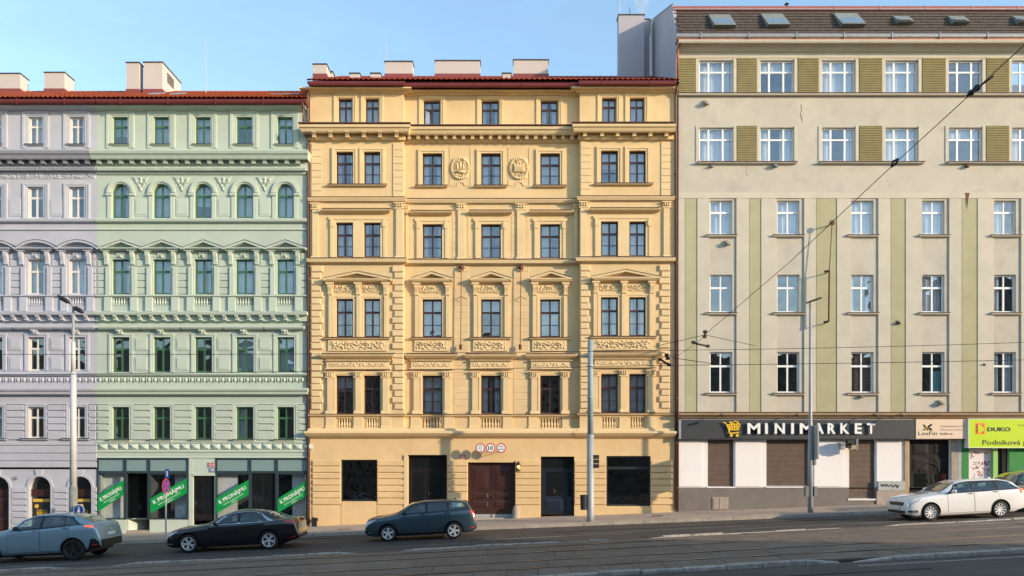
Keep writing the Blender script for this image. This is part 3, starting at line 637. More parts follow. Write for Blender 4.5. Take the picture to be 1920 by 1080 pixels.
# row 4: pediments with relief friezes, pilasters, sill and relief panel
for g, (t, e), y, pp in ((LW, rowsL[3], 0, (606, 733, 508, 522, 529)), (CW[:1], rowsC[3], YC, (771, 848, 509, 522, 529.5)), (CW[1:2], rowsC[3], YC, (882, 959, 509, 522, 529.5)), (CW[2:], rowsC[3], YC, (994, 1072, 508, 521, 529)), (RW, rowsR[3], 0, (1110, 1238, 505, 519, 526.5))):
    a, b = g[0][0], g[-1][1]; pediment(YB, *pp, y, .34, Yt, Yp); cy = pp[4]
    ps = [(a-15, a-6), (b+6, b+15)]+([((g[0][1]+g[1][0])/2-4.5, (g[0][1]+g[1][0])/2+4.5)] if len(g) > 1 else [])
    for p, q in ps:
        mb = MB(); fbox(mb, p+1, t-6, q-1, e, y-.10, y+.02); mb.build('pilaster', Yt, YB)
        mb = MB(); mould(mb, p, q, [(cy, .22), (cy+3, .24), (cy+4, .17), (cy+8, .13)], y, .3, .3); scroll_bracket(mb, p+.5, cy+4, q-.5, t-5, y, .2); mb.build('console', Yt, YB)
    mb = MB(); surround(mb, a, t, b, e, y, 6, .05)
    if len(g) > 1: fbox(mb, g[0][1], t, g[1][0], e, y-.04, y+.02)
    mb.build('window_surround', Yt, YB)
    for k, (p, q) in enumerate(g): relief('relief_frieze', (p-8 if len(g) == 1 else p-4), cy+5.5, (q+8 if len(g) == 1 else q+4), t-10, y-.005, .10, 3+k, YB, Yt, 1.0, .42)
    sill(YB, a-19, b+17, e+1, e+5, y, .18, Yt, 'brown pipe')
    mb = MB(); fbox(mb, a-15, e+5, b+13, e+26, y-.06, y+.02); mb.build('apron_panel', Yt, YB); relief('relief_panel', a-13, e+6.5, b+11, e+25, y-.055, .10, 11, YB, Yt, 1.0, .30)
# row 5: hood with dentils and frieze, pilasters with capitals
for g, (t, e), y, (h0, h1) in ((LW, rowsL[4], 0, (603, 738)), (CW[:1], rowsC[4], YC, (762, 858)), (CW[1:2], rowsC[4], YC, (873, 969)), (CW[2:], rowsC[4], YC, (987, 1080)), (RW, rowsR[4], 0, (1106, 1238))):
    a, b = g[0][0], g[-1][1]; o_ = t-704; hood(h0, h1, 663+o_, 674+o_, y, .36); dentils(YB, h0+8, h1-8, 674+o_, 677+o_, y, .20, Yt)
    mb = MB(); fbox(mb, h0+9, 677+o_, h1-9, 690+o_, y-.12, y+.02); fbox(mb, h0+7, 690+o_, h1-7, 692+o_, y-.16, y+.02); mb.build('frieze', Yt, YB)
    relief('relief_frieze', h0+12, 679+o_, h1-12, 689+o_, y-.115, .06, 17, YB, Yt, 1.0, .5)
    ps = [(a-18, a-4), (b+3, b+17)]+([((g[0][1]+g[1][0])/2-7, (g[0][1]+g[1][0])/2+7)] if len(g) > 1 else [])
    for i, (p, q) in enumerate(ps): pilaster(YB, p, q, 696+o_, 776+o_, y, .11, Yt, 12, 6, 20+i)
    mb = MB(); surround(mb, a, t, b, e, y, 4, .05); mb.build('window_surround', Yt, YB)
courses(YB, Yp, [(851, 879, 498, 776), (963, 991, 498, 776), (736, 738, 498, 776)], [498+12.6*k for k in range(23)], YC, .006, .45)
courses(YB, Yp, [(848, 856, 405, 485), (876, 881, 405, 485), (959, 967, 405, 485), (986, 993, 405, 485), (767, 772, 405, 485)], [405+13*k for k in range(7)], YC, .006, .45)
# row 2 centre: sunk panel outlines and wreath medallions
for cx in (863, 973):
    y = YC; mb = MB()
    for (p, q, r_, s) in ((cx-20, 277, cx-18.6, 348), (cx+19, 277, cx+20.4, 348), (cx-20, 347, cx-6, 348.6), (cx+8, 347, cx+20, 348.6)): fbox(mb, p, q, r_, s, y-.02, y+.01)
    arch_ring(mb, cx+1, 348, 6.5, 8, y, .03, 8); mb.build('panel_moulding', Yt, YB)
    md = MB()
    for i in range(26):
        a = 2*math.pi*i/26; md.ball((fx(cx+16*math.cos(a), y), y-.03, fz(316+19*math.sin(a), y)), (.075, .075, .075), 7, 4)
    wr = md.build('wreath_medallion', Yt, YB, smooth=True)
    relief('wreath_relief', cx-16, 297, cx+16, 335, y-.03, .10, cx, wr, Yt, .9, .5, sym=False, oval=True)
    if cx == 973:
        mb = MB(); fbox(mb, cx-9, 309, cx+10, 322, y-.13, y)
        for k in range(5): fbox(mb, cx-8+k*3.6, 310.5, cx-6+k*3.6, 320.5, y-.16, y-.12)
        for k in range(4): fbox(mb, cx-9+k*5.4, 305.5, cx-6+k*5.4, 309, y-.13, y)
        mb.build('castle_relief', Yt, wr)
    else:
        mb = MB(); fbox(mb, cx-9, 320, cx+10, 323, y-.14, y)
        for k, h in enumerate((13, 17, 11)): mb.ball((fx(cx-5+k*5.5, y), y-.06, fz(320-h/2, y)), (.06, .08, h/80), 8, 5)
        mb.ball((fx(cx+7, y), y-.06, fz(300, y)), .09, 8, 5); mb.build('figure_relief', Yt, wr, smooth=True)
# roof
RS = math.atan(.50); ze = fz(153, -.45); tile_roof(YB, 579, 1271, ze+.05, -.42, RS, 7.3, 'red tiles')
gutter(YB, 579, 759, 158, -.5, 'red gutter', .085); gutter(YB, 757, 1087, 161, -.3, 'red gutter', .085); gutter(YB, 1085, 1268, 157, -.5, 'red gutter', .085)
mb = MB()
for a, b, t, y in ((579, 759, 152, -.45), (757, 1087, 154, -.25), (1085, 1268, 151, -.45)): fbox(mb, a, t, b, t+3.5, y-.1, .6)
mb.build('eaves_board', 'red gutter', YB)
def roof_z(y, z0): return z0+.5*(y+.45)
for a, t, b, d in ((587.5, 121, 612, 1.6), (722, 116, 773, .6), (816, 114.5, 900, .6), (963, 113, 1028, .6)): chimney(YB, a, t, b, 4.6, d, roof_z(4.6, ze)-.2)
chimney(YB, 617, 135, 623, 5.6, 1, roof_z(5.6, ze)-.2, flash=False)
chimney(YB, 1160, 28.5, 1208, 5.2, .6, roof_z(5.2, ze)-.3, 'gable render', flash=False); chimney(YB, 1207.5, 37, 1218, 5.8, .6, roof_z(5.8, ze)-.3, 'gable render', flash=False)
for a, b in ((656, 674), (695, 713), (942, 958)):
    mb = MB(); y = 3.2; z = roof_z(y, ze); x0, x1 = fx(a, y), fx(b, y); mb.box(x0, x1, y, y+.8, z, z+.32); o = mb.build('roof_hatch', 'chimney plaster', YB); mb = MB(); mb.box(x0-.04, x1+.04, y-.04, y+.85, z+.32, z+.37); mb.build('hatch_lid', 'dark cap', o)
downpipe(YB, 577.5, 166, 984, -.08, 'brown pipe', .06); downpipe(YB, 1267.5, 166, 955, -.08, 'brown pipe', .06)
mb = MB(); fbox(mb, 1259, 176, 1266.5, 1030, -.015, .02); mb.build('party_wall_strip', Yg, YB)
mb = MB(); fbox(mb, 570, 240, 583, 251, -.5, .0); mb.build('cornice_end_cap', 'brown pipe', YB)
# tension rods hanging from rosettes
for cx in (865.5, 976.5):
    mb = MB(); c = P(cx, 502, YC)
    mb.lathe([(.16, 0), (.15, -.06), (.09, -.1), (.08, -.16), (0.01, -.18)], c, 12, axis='y'); ro = mb.build('wire_rosette', 'rusty iron', YB, smooth=True)
    for k in range(8): a = k*math.pi/4; m2 = MB(); m2.ball((c.x+.15*math.cos(a), YC-.05, c.z+.15*math.sin(a)), .05, 6, 4); m2.build('petal', Yt, ro, smooth=True)
    mb = MB(); x = c.x; mb.tube([(x, YC-.2, c.z), (x-.03, YC-.2, fz(652, YC))], .02, 6); mb.lathe([(.03, 0), (.07, .05), (.07, .22), (.02, .28)], (x-.03, YC-.2, fz(657, YC)), 8); mb.tube([(x-.25, YC-.2, fz(563, YC)), (x, YC-.2, fz(557, YC)), (x+.25, YC-.2, fz(563, YC))], .015, 5); mb.build('tension_rod', 'rusty iron', YB)
# entrance doors of the yellow house
def door_leaf(parent, px0, py0, px1, py1, y, m, panels, glass=None, name='door'):
    mb = MB(); fbox(mb, px0, py0, px1, py1, y, y+.06); d = mb.build(name, m, parent)
    for a, b, c, e in panels:
        A, Bx, Cz, D = px0+(px1-px0)*a, px0+(px1-px0)*b, py0+(py1-py0)*c, py0+(py1-py0)*e; mb = MB(); x0, x1, z0, z1 = fx(A, y), fx(Bx, y), fz(D, y), fz(Cz, y); k = min(x1-x0, z1-z0)*.22
        mb.rings([[(x0, y+.01, z0), (x1, y+.01, z0), (x1, y+.01, z1), (x0, y+.01, z1)], [(x0, y-.012, z0), (x1, y-.012, z0), (x1, y-.012, z1), (x0, y-.012, z1)], [(x0+k, y-.035, z0+k), (x1-k, y-.035, z0+k), (x1-k, y-.035, z1-k), (x0+k, y-.035, z1-k)]]); mb.build('door_panel', m, d)
    for a, b, c, e in (glass or []):
        A, Bx, Cz, D = px0+(px1-px0)*a, px0+(px1-px0)*b, py0+(py1-py0)*c, py0+(py1-py0)*e; mb = MB(); fbox(mb, A, Cz, Bx, D, y-.006, y+.0); mb.build('pane', 'dark glass', d)
    return d
def handle(parent, px, py, y, m='chrome'):
    mb = MB(); c = P(px, py, y); mb.box(c.x-.02, c.x+.02, y-.02, y, c.z-.1, c.z+.1); mb.box(c.x-.02, c.x+.12, y-.06, y-.04, c.z-.01, c.z+.02); mb.box(c.x-.01, c.x+.01, y-.05, y-.01, c.z-.01, c.z+.02); mb.build('handle', m, parent)
mb = MB(); fbox(mb, 765, 853, 838, 857, .25, .32); fbox(mb, 765, 857, 769, 990, .25, .32); fbox(mb, 834, 857, 838, 990, .25, .32); fbox(mb, 769, 878, 834, 881, .25, .32); df = mb.build('door_frame', 'door dark', YB)
mb = MB(); fbox(mb, 769, 857, 834, 878, .28, .30); mb.build('pane', 'dark glass', df)
for a, b in ((769, 801), (802, 834)): dl = door_leaf(YB, a, 881, b, 988, .27, 'door dark', [(.15, .85, .78, .96)], [(.15, .85, .05, .72)])
handle(dl, 804, 925, .27)
mb = MB(); fbox(mb, 757.5, 853, 764.5, 990, -.06, .02); mb.build('door_jamb', Yt, YB)
gf = MB(); fbox(gf, 877, 867, 966, 870, .22, .32); fbox(gf, 877, 870, 880, 975, .22, .32); fbox(gf, 963, 870, 966, 975, .22, .32); gfo = gf.build('gate_frame', 'gate brown', YB)
for a, b in ((880, 921), (922, 963)):
    gl = door_leaf(YB, a, 870, b, 964, .25, 'gate brown', [(.12, .88, .06, .52), (.14, .86, .58, .68), (.14, .86, .74, .86)], name='gate_leaf')
    mb = MB(); fbox(mb, a, 964, b-1, 971, .235, .3); mb.build('kick_plate', 'pole grey', gl)
handle(gl, 924, 931, .25)
mb = MB(); mb.lathe([(.17, 0), (.17, .35), (.12, .55), (.03, .62)], (fx(967.5, -.1), -.1, gz(.2)), 10); mb.build('guard_stone', 'kerb stone', YB)
mb = MB(); fbox(mb, 877, 971, 966, 985, .0, .5); mb.build('threshold', 'kerb stone', YB)
mb = MB(); fbox(mb, 1014, 856, 1077, 859, .22, .32); fbox(mb, 1014, 859, 1017, 975, .22, .32); fbox(mb, 1074, 859, 1077, 975, .22, .32); fbox(mb, 1017, 877, 1074, 880, .22, .3); df = mb.build('door_frame', 'door dark', YB)
mb = MB(); fbox(mb, 1017, 859, 1074, 877, .26, .28); mb.build('pane', 'dark glass', df)
dl = door_leaf(YB, 1017, 880, 1061, 963, .25, 'door blue', [(.1, .9, .66, .95)], [(.14, .86, .05, .60)]); handle(dl, 1039, 921, .25, 'brown pipe')
door_leaf(YB, 1062, 880, 1074, 963, .25, 'door blue', [(.15, .85, .66, .95)], [(.2, .8, .05, .60)])
mb = MB(); fbox(mb, 840, 924, 874, 985, -.1, .02); mb.build('wall_pier', Yg, YB); mb = MB(); fbox(mb, 848, 934, 864, 952, -.14, -.1); mb.build('meter_box', 'white plaster', YB)
# ============================================================ GREEN HOUSE
GB = empty('apartment_house', (fx(380), 0, gz(fx(380))), 'pale green stucco apartment house with arched windows and shopfronts to let', 'apartment house')
LB = empty('apartment_house', (fx(80), 0, gz(fx(80))), 'pale lilac stucco apartment house with curved pediments at the end of the row', 'apartment house')
GC = [(210, 242), (287, 319), (364.5, 397), (442, 475), (519, 551)]; LC = [(-26, 4), (52, 82), (129, 159)]
def left_house(B_, px0, px1, cols, pl, tr, fr, kind, bm=None):
    O = []; g = kind == 'green'
    r1 = (219, 270); r2 = (345, 409) if g else (350, 409); r3 = (486, 552); r4 = (632, 698) if g else (632, 695); r5 = (763, 824) if g else (763, 822)
    for a, b in cols: O += [(a+1, r1[0], b-2.5, r1[1]), (a, r2[0], b-1.5, r2[1]), (a, *r3[:1], b, r3[1]), (a+.5, r4[0], b+.5, r4[1]), (a+.5, r5[0], b, r5[1])]; O.append((a+.5, 557, b-.5, 573))
    mb = MB(); wall(mb, px0, 194, px1, fz(858 if g else 880), O, 0, .2)
    if g:
        for a, b in cols: arch_fill(mb, a, b-1.5, 345, 0, .2)
    mb.build('wall', pl, B_, normals=False); shell(B_, px0, px1, .02, fz(200), pl); floors(B_, px0, px1, (308, 450, 605, 735), .35)
    for a, b in cols:
        window(B_, a+1, r1[0], b-2.5, r1[1], 'cross', fr, 0, .13, .06, curtain=rnd_curtain(.95))
        window(B_, a, r2[0], b-1.5, r2[1], 'cross', fr, 0, .13, .065, arch=g, curtain=rnd_curtain(.95))
        window(B_, a, r3[0], b, r3[1], 'cross', fr, 0, .13, .065, curtain=rnd_curtain(.95))
        window(B_, a+.5, r4[0], b+.5, r4[1], 'cross', fr, 0, .13, .065, curtain=rnd_curtain(.5))
        window(B_, a+.5, r5[0], b, r5[1], 'cross', fr, 0, .13, .065, curtain=rnd_curtain(.3))
        cx = (a+b)/2
        mb = MB(); surround(mb, a-2, r1[0]-3, b, 277, 0, 9, .05); mb.build('window_surround', tr, B_); sill(B_, a-2, b+.5, 270.5, 273, 0, .1, tr, 'dark cap')
        if g:
            mb = MB(); arch_ring(mb, cx-.7, 361, 17, 20.5, 0, .05); arch_ring(mb, cx-.7, 361, 20.5, 26, 0, .10)
            for s in (-1, 1): fbox(mb, cx-.7+s*20.5-3.5, 366, cx-.7+s*20.5+3.5, 409, -.05, .02); fbox(mb, cx-.7+s*22-5, 362, cx-.7+s*22+5, 366, -.12, .02)
            mb.build('arch_surround', tr, B_)
        else: mb = MB(); surround(mb, a-3, r2[0], b+2, r2[1], 0, 7, .06); mb.build('window_surround', tr, B_)
        # row 3 aedicule
        for s in (-1, 1):
            p = cx+s*24.5; mb = MB(); fbox(mb, p-4, 500, p+4, 553, -.10, .02); fbox(mb, p-6.5, 557, p+6.5, 583, -.09, .02); mb.build('pilaster', tr, B_)
            mb = MB(); mould(mb, p-4, p+4, [(467.5, .24), (470, .26), (472, .16)], 0, .4, .4); scroll_bracket(mb, p-3.5, 472, p+3.5, 499, 0, .22); mb.build('console', tr, B_)
        pediment(B_, cx-38, cx+38, 449.5, 464, 469, 0, .36, tr, pl, curved=not g)
        mb = MB(); surround(mb, a, r3[0], b, r3[1], 0, 8, .05); mb.build('window_surround', tr, B_)
        relief('keystone_relief', cx-9, 472, cx+9, 485, -.05, .12, 5, B_, tr, 1.1, .5)
        mb = MB(); fbox(mb, a+.5, 571.8, b-.5, 573, -.02, .18); fbox(mb, a+.5, 557, b-.5, 558, -.02, .18); mb.box(fx(a), fx(b), .19, .22, fz(573), fz(557)); ba = mb.build('balustrade', tr, B_); baluster_row(ba, a+1, 558, b-1, 571.8, 6, .06, tr)
        # row 4 hood with keystone head
        mb = MB(); mould(mb, cx-32, cx+32, [(611, .26), (612.5, .30), (616, .26), (619, .10), (620, .04)], 0, .5, .5); mb.build('window_hood', tr, B_)
        mb = MB(); scroll_bracket(mb, cx-6, 618.5, cx+6, 628, 0, .2); mb.ball((fx(cx), -.16, fz(622)), .08, 8, 5); mb.build('keystone', tr, B_)
        mb = MB(); surround(mb, a+.5, r4[0], b+.5, r4[1], 0, 7, .05); mb.build('window_surround', tr, B_)
        mb = MB(); surround(mb, a+.5, r5[0], b, r5[1], 0, 6 if not g else 7, .05); mb.build('window_surround', tr, B_); sill(B_, a-9 if not g else a-3, b+9 if not g else b+3, r5[1]+.5, r5[1]+4, 0, .13, tr, 'dark cap')
    pitch = 77.6
    mids = [(cols[i][1]+cols[i+1][0])/2 for i in range(len(cols)-1)]
    for mx_ in mids:
        if g:
            mb = MB(); q = lambda a, b, d=-.015: Vector((fx(mx_+a), d, fz(b)))
            mb.ball(q(0, 335.5, -.04), (.06, .05, .07), 8, 6); mb.ball(q(0, 341, -.02), (.09, .05, .11), 8, 6)
            for k in range(12): a = k*math.pi/6; mb.ball(q(.2+5.2*math.cos(a), 345.5+6.5*math.sin(a), -.015), (.045, .045, .045), 6, 4)
            mb.tube([q(0, 352), q(-1, 356), q(1, 359, -.02)], [.06, .045, .01], 6); fg = mb.build('figure_relief', tr, B_, smooth=True)
            for s in (-1, 1):
                mb = MB()
                for k in range(5): mb.tube([q(s*(4+k*.4), 338.5+k*1.1), q(s*(9+k*.2), 336.5+k*1.6), q(s*(16-k*1.7), 332.5+k*2.3, -.03)], [.03, .035, .010], 5)
                mb.build('wing', tr, fg, smooth=True)
        mb = MB(); fbox(mb, mx_-12, 372, mx_+12, 405, -.02, .02); fbox(mb, mx_-9.5, 375, mx_+9.5, 402, -.035, .02); mb.build('sunk_panel', tr, B_)
        for t, b in ((632, 657), (668, 695)): mb = MB(); fbox(mb, mx_-13, t, mx_+13, b, -.03, .02); fbox(mb, mx_-10, t+3, mx_+10, b-3, -.055, .02); mb.build('raised_panel', tr, B_)
    # joints in the row 3 wall: courses as real blocks
    segs = []
    edges = [px0]+[v for a, b in cols for v in ((a+b)/2-29, (a+b)/2+29)]+[px1-2]
    for a, b in zip(edges[::2], edges[1::2]):
        if b-a > 4 and b > -40: segs.append((a+.5, b-.5, 470, 553))
    courses(B_, pl, segs, [474, 487, 500.5, 514, 527, 540, 552.5], 0, .02, .7)
    segs = []; e2 = [px0]+[v for a, b in cols for v in (a-6.5, b+6.5)]+[px1-2]
    for a, b in zip(e2[::2], e2[1::2]):
        if b-a > 4: segs.append((a+.5, b-.5, 757, 829))
    courses(B_, pl, segs, [758.5, 771, 783.5, 796, 808.5, 826], 0, .03, .9)
    mold = lambda prof, name, rl=0, rr=0, mm=None: (lambda q: (mould(q, px0, px1-1, prof, 0, rl, rr), q.build(name, mm or tr, B_)))(MB())
    mold([(197, .42), (199, .42), (203, .28), (205, .16), (208, .05)], 'eaves_moulding')
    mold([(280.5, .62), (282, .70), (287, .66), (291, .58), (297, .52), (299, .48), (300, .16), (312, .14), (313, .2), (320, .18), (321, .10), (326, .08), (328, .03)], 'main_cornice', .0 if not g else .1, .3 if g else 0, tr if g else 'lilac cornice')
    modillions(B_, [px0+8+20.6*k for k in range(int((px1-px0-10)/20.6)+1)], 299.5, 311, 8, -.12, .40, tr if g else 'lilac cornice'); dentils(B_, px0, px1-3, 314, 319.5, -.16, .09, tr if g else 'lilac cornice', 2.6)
    if not g: relief('scroll_frieze', px0+40, 324, px1-2, 336, -.02, .08, 23, B_, tr, 1.2, .55, sym=False)
    mold([(409.5, .16), (411, .20), (415, .17), (418, .08), (419, .04)], 'string_course'); mold([(428.5, .06), (430.5, .07), (432, .03)], 'string_course')
    mold([(552.8, .10), (554.5, .12), (557, .05)], 'sill_course')
    mold([(584, .34), (585.5, .40), (590, .36), (591.5, .14), (602, .13), (604, .05)], 'belt_cornice', 0, .2 if g else 0)
    modillions(B_, [px0+14+22.7*k for k in range(int((px1-px0-16)/22.7)+1)], 591, 602, 6, -.10, .24, tr)
    mold([(700, .14), (701.5, .17), (704, .12), (706, .04)], 'string_course')
    mb = MB(); x = px0+2
    while x < px1-6: mb.ball((fx(x+4), -.02, fz(712)), (.085, .07, .10), 7, 4); fbox(mb, x+9, 708, x+10.5, 717, -.05, .02); x += 11.5
    mb.build('scroll_frieze', tr, B_, kind='stuff', smooth=True)
    mold([(727.5, .26), (729, .36), (732, .34), (735, .26), (739, .24), (740, .1), (742, .04)], 'belt_cornice', 0, .3 if g else 0); mold([(756, .04), (757.5, .05), (758.5, .02)], 'string_course')
    zz = fz(186, -.45); tile_roof(B_, px0, px1, zz+.05, -.42, RS, 7.3, 'orange tiles', .3, .22); gutter(B_, px0, px1-2, 191, -.5, 'red gutter', .12)
    mb = MB(); fbox(mb, px0, 186, px1-2, 190, -.5, .3); fbox(mb, px0, 193, px1-2, 196.5, -.46, .3); mb.build('eaves_board', 'red gutter', B_)
    return zz
zz = left_house(GB, 182, 577, GC, 'green plaster', 'green trim', 'green window frame', 'green')
left_house(LB, -190, 182, [(-181, -149), (-104, -72)]+LC, 'lilac plaster', 'lilac trim', 'cream window frame', 'lilac')
chimney(LB, -10, 138.5, 37.5, 5.6, .75, roof_z(5.6, zz)-.2); chimney(LB, 83.5, 136.5, 121, 5.6, .9, roof_z(5.6, zz)-.2)
chimney(GB, 237, 118, 261, 4.8, .45, roof_z(4.8, zz)-.2); chimney(GB, 269.5, 117.5, 304.5, 4.8, 2.3, roof_z(4.8, zz)-.2, vents=True)
for a in (277, 318): mb = MB(); y = 2.1; z = roof_z(y, zz)+.1; mb.rings([[(fx(a, y), y, z), (fx(a+17, y), y, z), (fx(a+17, y), y, z+.08), (fx(a, y), y, z+.08)], [(fx(a, y), y+1, z+.5), (fx(a+17, y), y+1, z+.5), (fx(a+17, y), y+1, z+.58), (fx(a, y), y+1, z+.58)]]); mb.build('skylight', 'zinc', GB)
mb = MB(); mb.tube([(fx(482), 2, roof_z(2, zz)+.14), (fx(540), 2, roof_z(2, zz)+.14)], .03, 5); mb.build('snow_guard', 'zinc', GB)
downpipe(GB, 569, 196, 240, -.45, 'brown pipe', .05)
# green frieze of faceted blocks and shopfront
mb = MB(); wall(mb, 182, 857, 580, -2, [(183, 858.5, 352, 974), (362, 892, 402, 1010), (404, 858.5, 577, 974), (236.5, 973, 280.5, 1010)], 0, .12); mb.build('ground_floor_wall', 'green trim', GB, normals=False)
x = 184
while x < 574:
    mb = MB(); a, b, c, d = fx(x), fx(x+18.2), fz(843), fz(831.5); mb.rings([[(a, .02, c), (b, .02, c), (b, .02, d), (a, .02, d)], [(a, -.02, c), (b, -.02, c), (b, -.02, d), (a, -.02, d)], [((a+b)/2-.01, -.13, (c+d)/2-.01), ((a+b)/2+.01, -.13, (c+d)/2-.01), ((a+b)/2+.01, -.13, (c+d)/2+.01), ((a+b)/2-.01, -.13, (c+d)/2+.01)]]); mb.build('facet_block', 'green trim', GB); x += 19.2
mb = MB(); mould(mb, 182, 577, [(828, .06), (830, .07), (831, .03)], 0, 0, 0); mould(mb, 182, 577, [(844, .03), (846, .05), (847, .05), (848, .02)], 0, 0, 0); mould(mb, 182, 577, [(856, .03), (858, .05), (858.4, .05)], 0, 0, 0); mb.build('frieze_moulding', 'green trim', GB)
def shopfront(px0, px1, muls, door, y=.0):
    mb = MB(); fr = [px0, *muls, px1]; o = None
    fbox(mb, px0, 858.5, px1, 861.5, y-.03, y+.1); fbox(mb, px0, 883, px1, 887.5, y-.03, y+.1)
    for i, p in enumerate(fr): fbox(mb, p-(0 if i == 0 else 2.2), 861.5, p+(0 if i == len(fr)-1 else 2.2) if i else p+3, 883, y-.03, y+.1); fbox(mb, p-(0 if i == 0 else 2.6) if i < len(fr)-1 else p-3.5, 887.5, p+(0 if i == len(fr)-1 else 2.6) if i else p+2.5, 974, y-.03, y+.1)
    o = mb.build('shopfront_frame', 'slate frame', GB)
    for i, (a, b) in enumerate(zip(fr[:-1], fr[1:])):
        mb = MB(); fbox(mb, a+2.5, 861.5, b-2.3, 883, y+.02, y+.05); mb.build('fascia_panel', 'fascia panel', GB)
        if i != door:
            
            for q in ((971.5, 974), (887.5, 889.5)): mb = MB(); fbox(mb, a+2.5, q[0], b-2.6, q[1], y-.02, y+.1); mb.build('window_rail', 'slate frame', o)
            mb = MB(); fbox(mb, a+2.5, 889.5, b-2.6, 971.5, y+.03, y+.04); mb.build('shop_pane', 'shop glass', GB)
    return o
shopfront(181.5, 353, (234.5, 279), 1); shopfront(404, 577.5, (468.5, 518.5), 1)
for px0, px1, ys in ((184, 350, .5), (406, 575, .5)):
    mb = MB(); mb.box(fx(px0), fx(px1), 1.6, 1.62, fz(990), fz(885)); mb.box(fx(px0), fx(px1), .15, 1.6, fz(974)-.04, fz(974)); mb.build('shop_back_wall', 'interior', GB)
for a, b in ((186, 231), (328, 349), (407, 446), (548, 574)): mb = MB(); y = .28+R.random()*.1; mb.box(fx(a, y), fx(b, y), y, y+.02, fz(971, y), fz(889, y)); mb.build('paper_screen', 'paper', GB)
# recessed shop entrance, left bay
mb = MB(); y = 1.0
fbox(mb, 236, 887, 258, 891, .9, 1.0); fbox(mb, 257, 889, 261, 984, .85, .95); fbox(mb, 276, 889, 279, 984, .85, .95); mb.build('door_frame', 'slate frame', GB)
d = door_leaf(GB, 260, 890, 278, 983, .88, 'door dark', [(.1, .9, .82, .97)], [(.15, .85, .04, .76)]); handle(d, 263, 950, .88)
mb = MB(); mb.rings([[(fx(238), .1, fz(972)), (fx(238), .1, fz(890)), (fx(238)+.02, .1, fz(890)), (fx(238)+.02, .1, fz(972))], [(fx(258), .9, fz(972)), (fx(258), .9, fz(890)), (fx(258)+.02, .9, fz(890)), (fx(258)+.02, .9, fz(972))]]); mb.build('shop_pane', 'shop glass', GB)
mb = MB(); mb.rings([[(fx(236.5), .02, fz(1012)), (fx(236.5), .02, fz(973)), (fx(236.5)+.1, .02, fz(973)), (fx(236.5)+.1, .02, fz(1012))], [(fx(258), .9, fz(1012)), (fx(258), .9, fz(973)), (fx(258)+.1, .9, fz(973)), (fx(258)+.1, .9, fz(1012))]]); mb.build('plinth', 'green trim', GB)
mb = MB(); mb.box(fx(237), fx(281), .0, .95, -2, gz(fx(258))+.12); mb.build('entrance_step', 'stone plinth', GB)
mb = MB(); mb.box(fx(280.5), fx(281), .1, 1, -1, fz(885)); mb.box(fx(236), fx(281), 1.05, 1.1, -1, fz(885)); mb.build('recess_wall', 'interior', GB)
d = door_leaf(GB, 363, 894, 401, 976, .1, 'door dark', [(.1, .9, .9, .98)], [(.12, .46, .04, .86), (.54, .88, .04, .86)]); handle(d, 367, 943, .1)
d2 = door_leaf(GB, 471.5, 888, 516, 974, .06, 'door dark', [(.1, .9, .9, .98)], [(.06, .46, .04, .86), (.54, .94, .04, .86)])
mb = MB(); fbox(mb, 361, 888.5, 403, 892, -.05, .05); fbox(mb, 354, 859, 361.5, 1010, -.015, .02); mb.build('door_lintel', 'green trim', GB)
# lilac ground floor with arches
mb = MB(); LA = [(53.5, 94.5), (129.5, 171), (-26, 16.5)]
wall(mb, -190, 872, 182, -2, [(a, 893.5, b, 1010) for a, b in LA], 0, .3)
for a, b in LA: arch_fill(mb, a, b, 893.5, 0, .3)
mb.build('ground_floor_wall', 'lilac plaster', LB, normals=False)
segs = [(16.5+5, 53.5-5, 905, 1000), (94.5+5, 129.5-5, 905, 1000), (171+3, 181, 905, 1000)]
courses(LB, 'lilac plaster', segs, [901.5, 913, 925, 937, 948.5, 960, 972, 984, 996], 0, .03, .9)
courses(LB, 'lilac plaster', [(-60, 181, 820, 880)], [829, 836.5, 851, 865.5, 878], 0, .025, .9)
for a, b in LA:
    cx = (a+b)/2; mb = MB(); arch_ring(mb, cx, 893.5+(b-a)/2, (b-a)/2, (b-a)/2+4.5, 0, .045, 16); fbox(mb, a-4.5, 893.5+(b-a)/2, a, 1010, -.045, .02); fbox(mb, b, 893.5+(b-a)/2, b+4.5, 1010, -.045, .02); mb.build('arch_surround', 'lilac trim', LB)
    mb = MB(); mb.prism([(fx(cx-5), fz(893)), (fx(cx+5), fz(893)), (fx(cx+7.5), fz(880)), (fx(cx-7.5), fz(880))], -.06, .02); mb.build('keystone', 'lilac trim', LB)
    mb = MB(); fbox(mb, a, 917, b, 931, .2, .3); fbox(mb, a, 931, a+1.5, 1005, .2, .3); fbox(mb, b-1.5, 931, b, 1005, .2, .3); mb.build('window_frame', 'gate brown', LB)
    mb = MB(); fbox(mb, a, 893, b, 917, .26, .27); mb.build('pane', 'shop glass', LB); mb = MB(); fbox(mb, a+1.5, 931, b-1.5, 1005, .26, .27); mb.build('pane', 'shop glass', LB)
d = door_leaf(LB, -24, 931, 15, 1005, .22, 'gate brown', [(.1, .46, .05, .45), (.54, .9, .05, .45), (.1, .46, .55, .95), (.54, .9, .55, .95)])
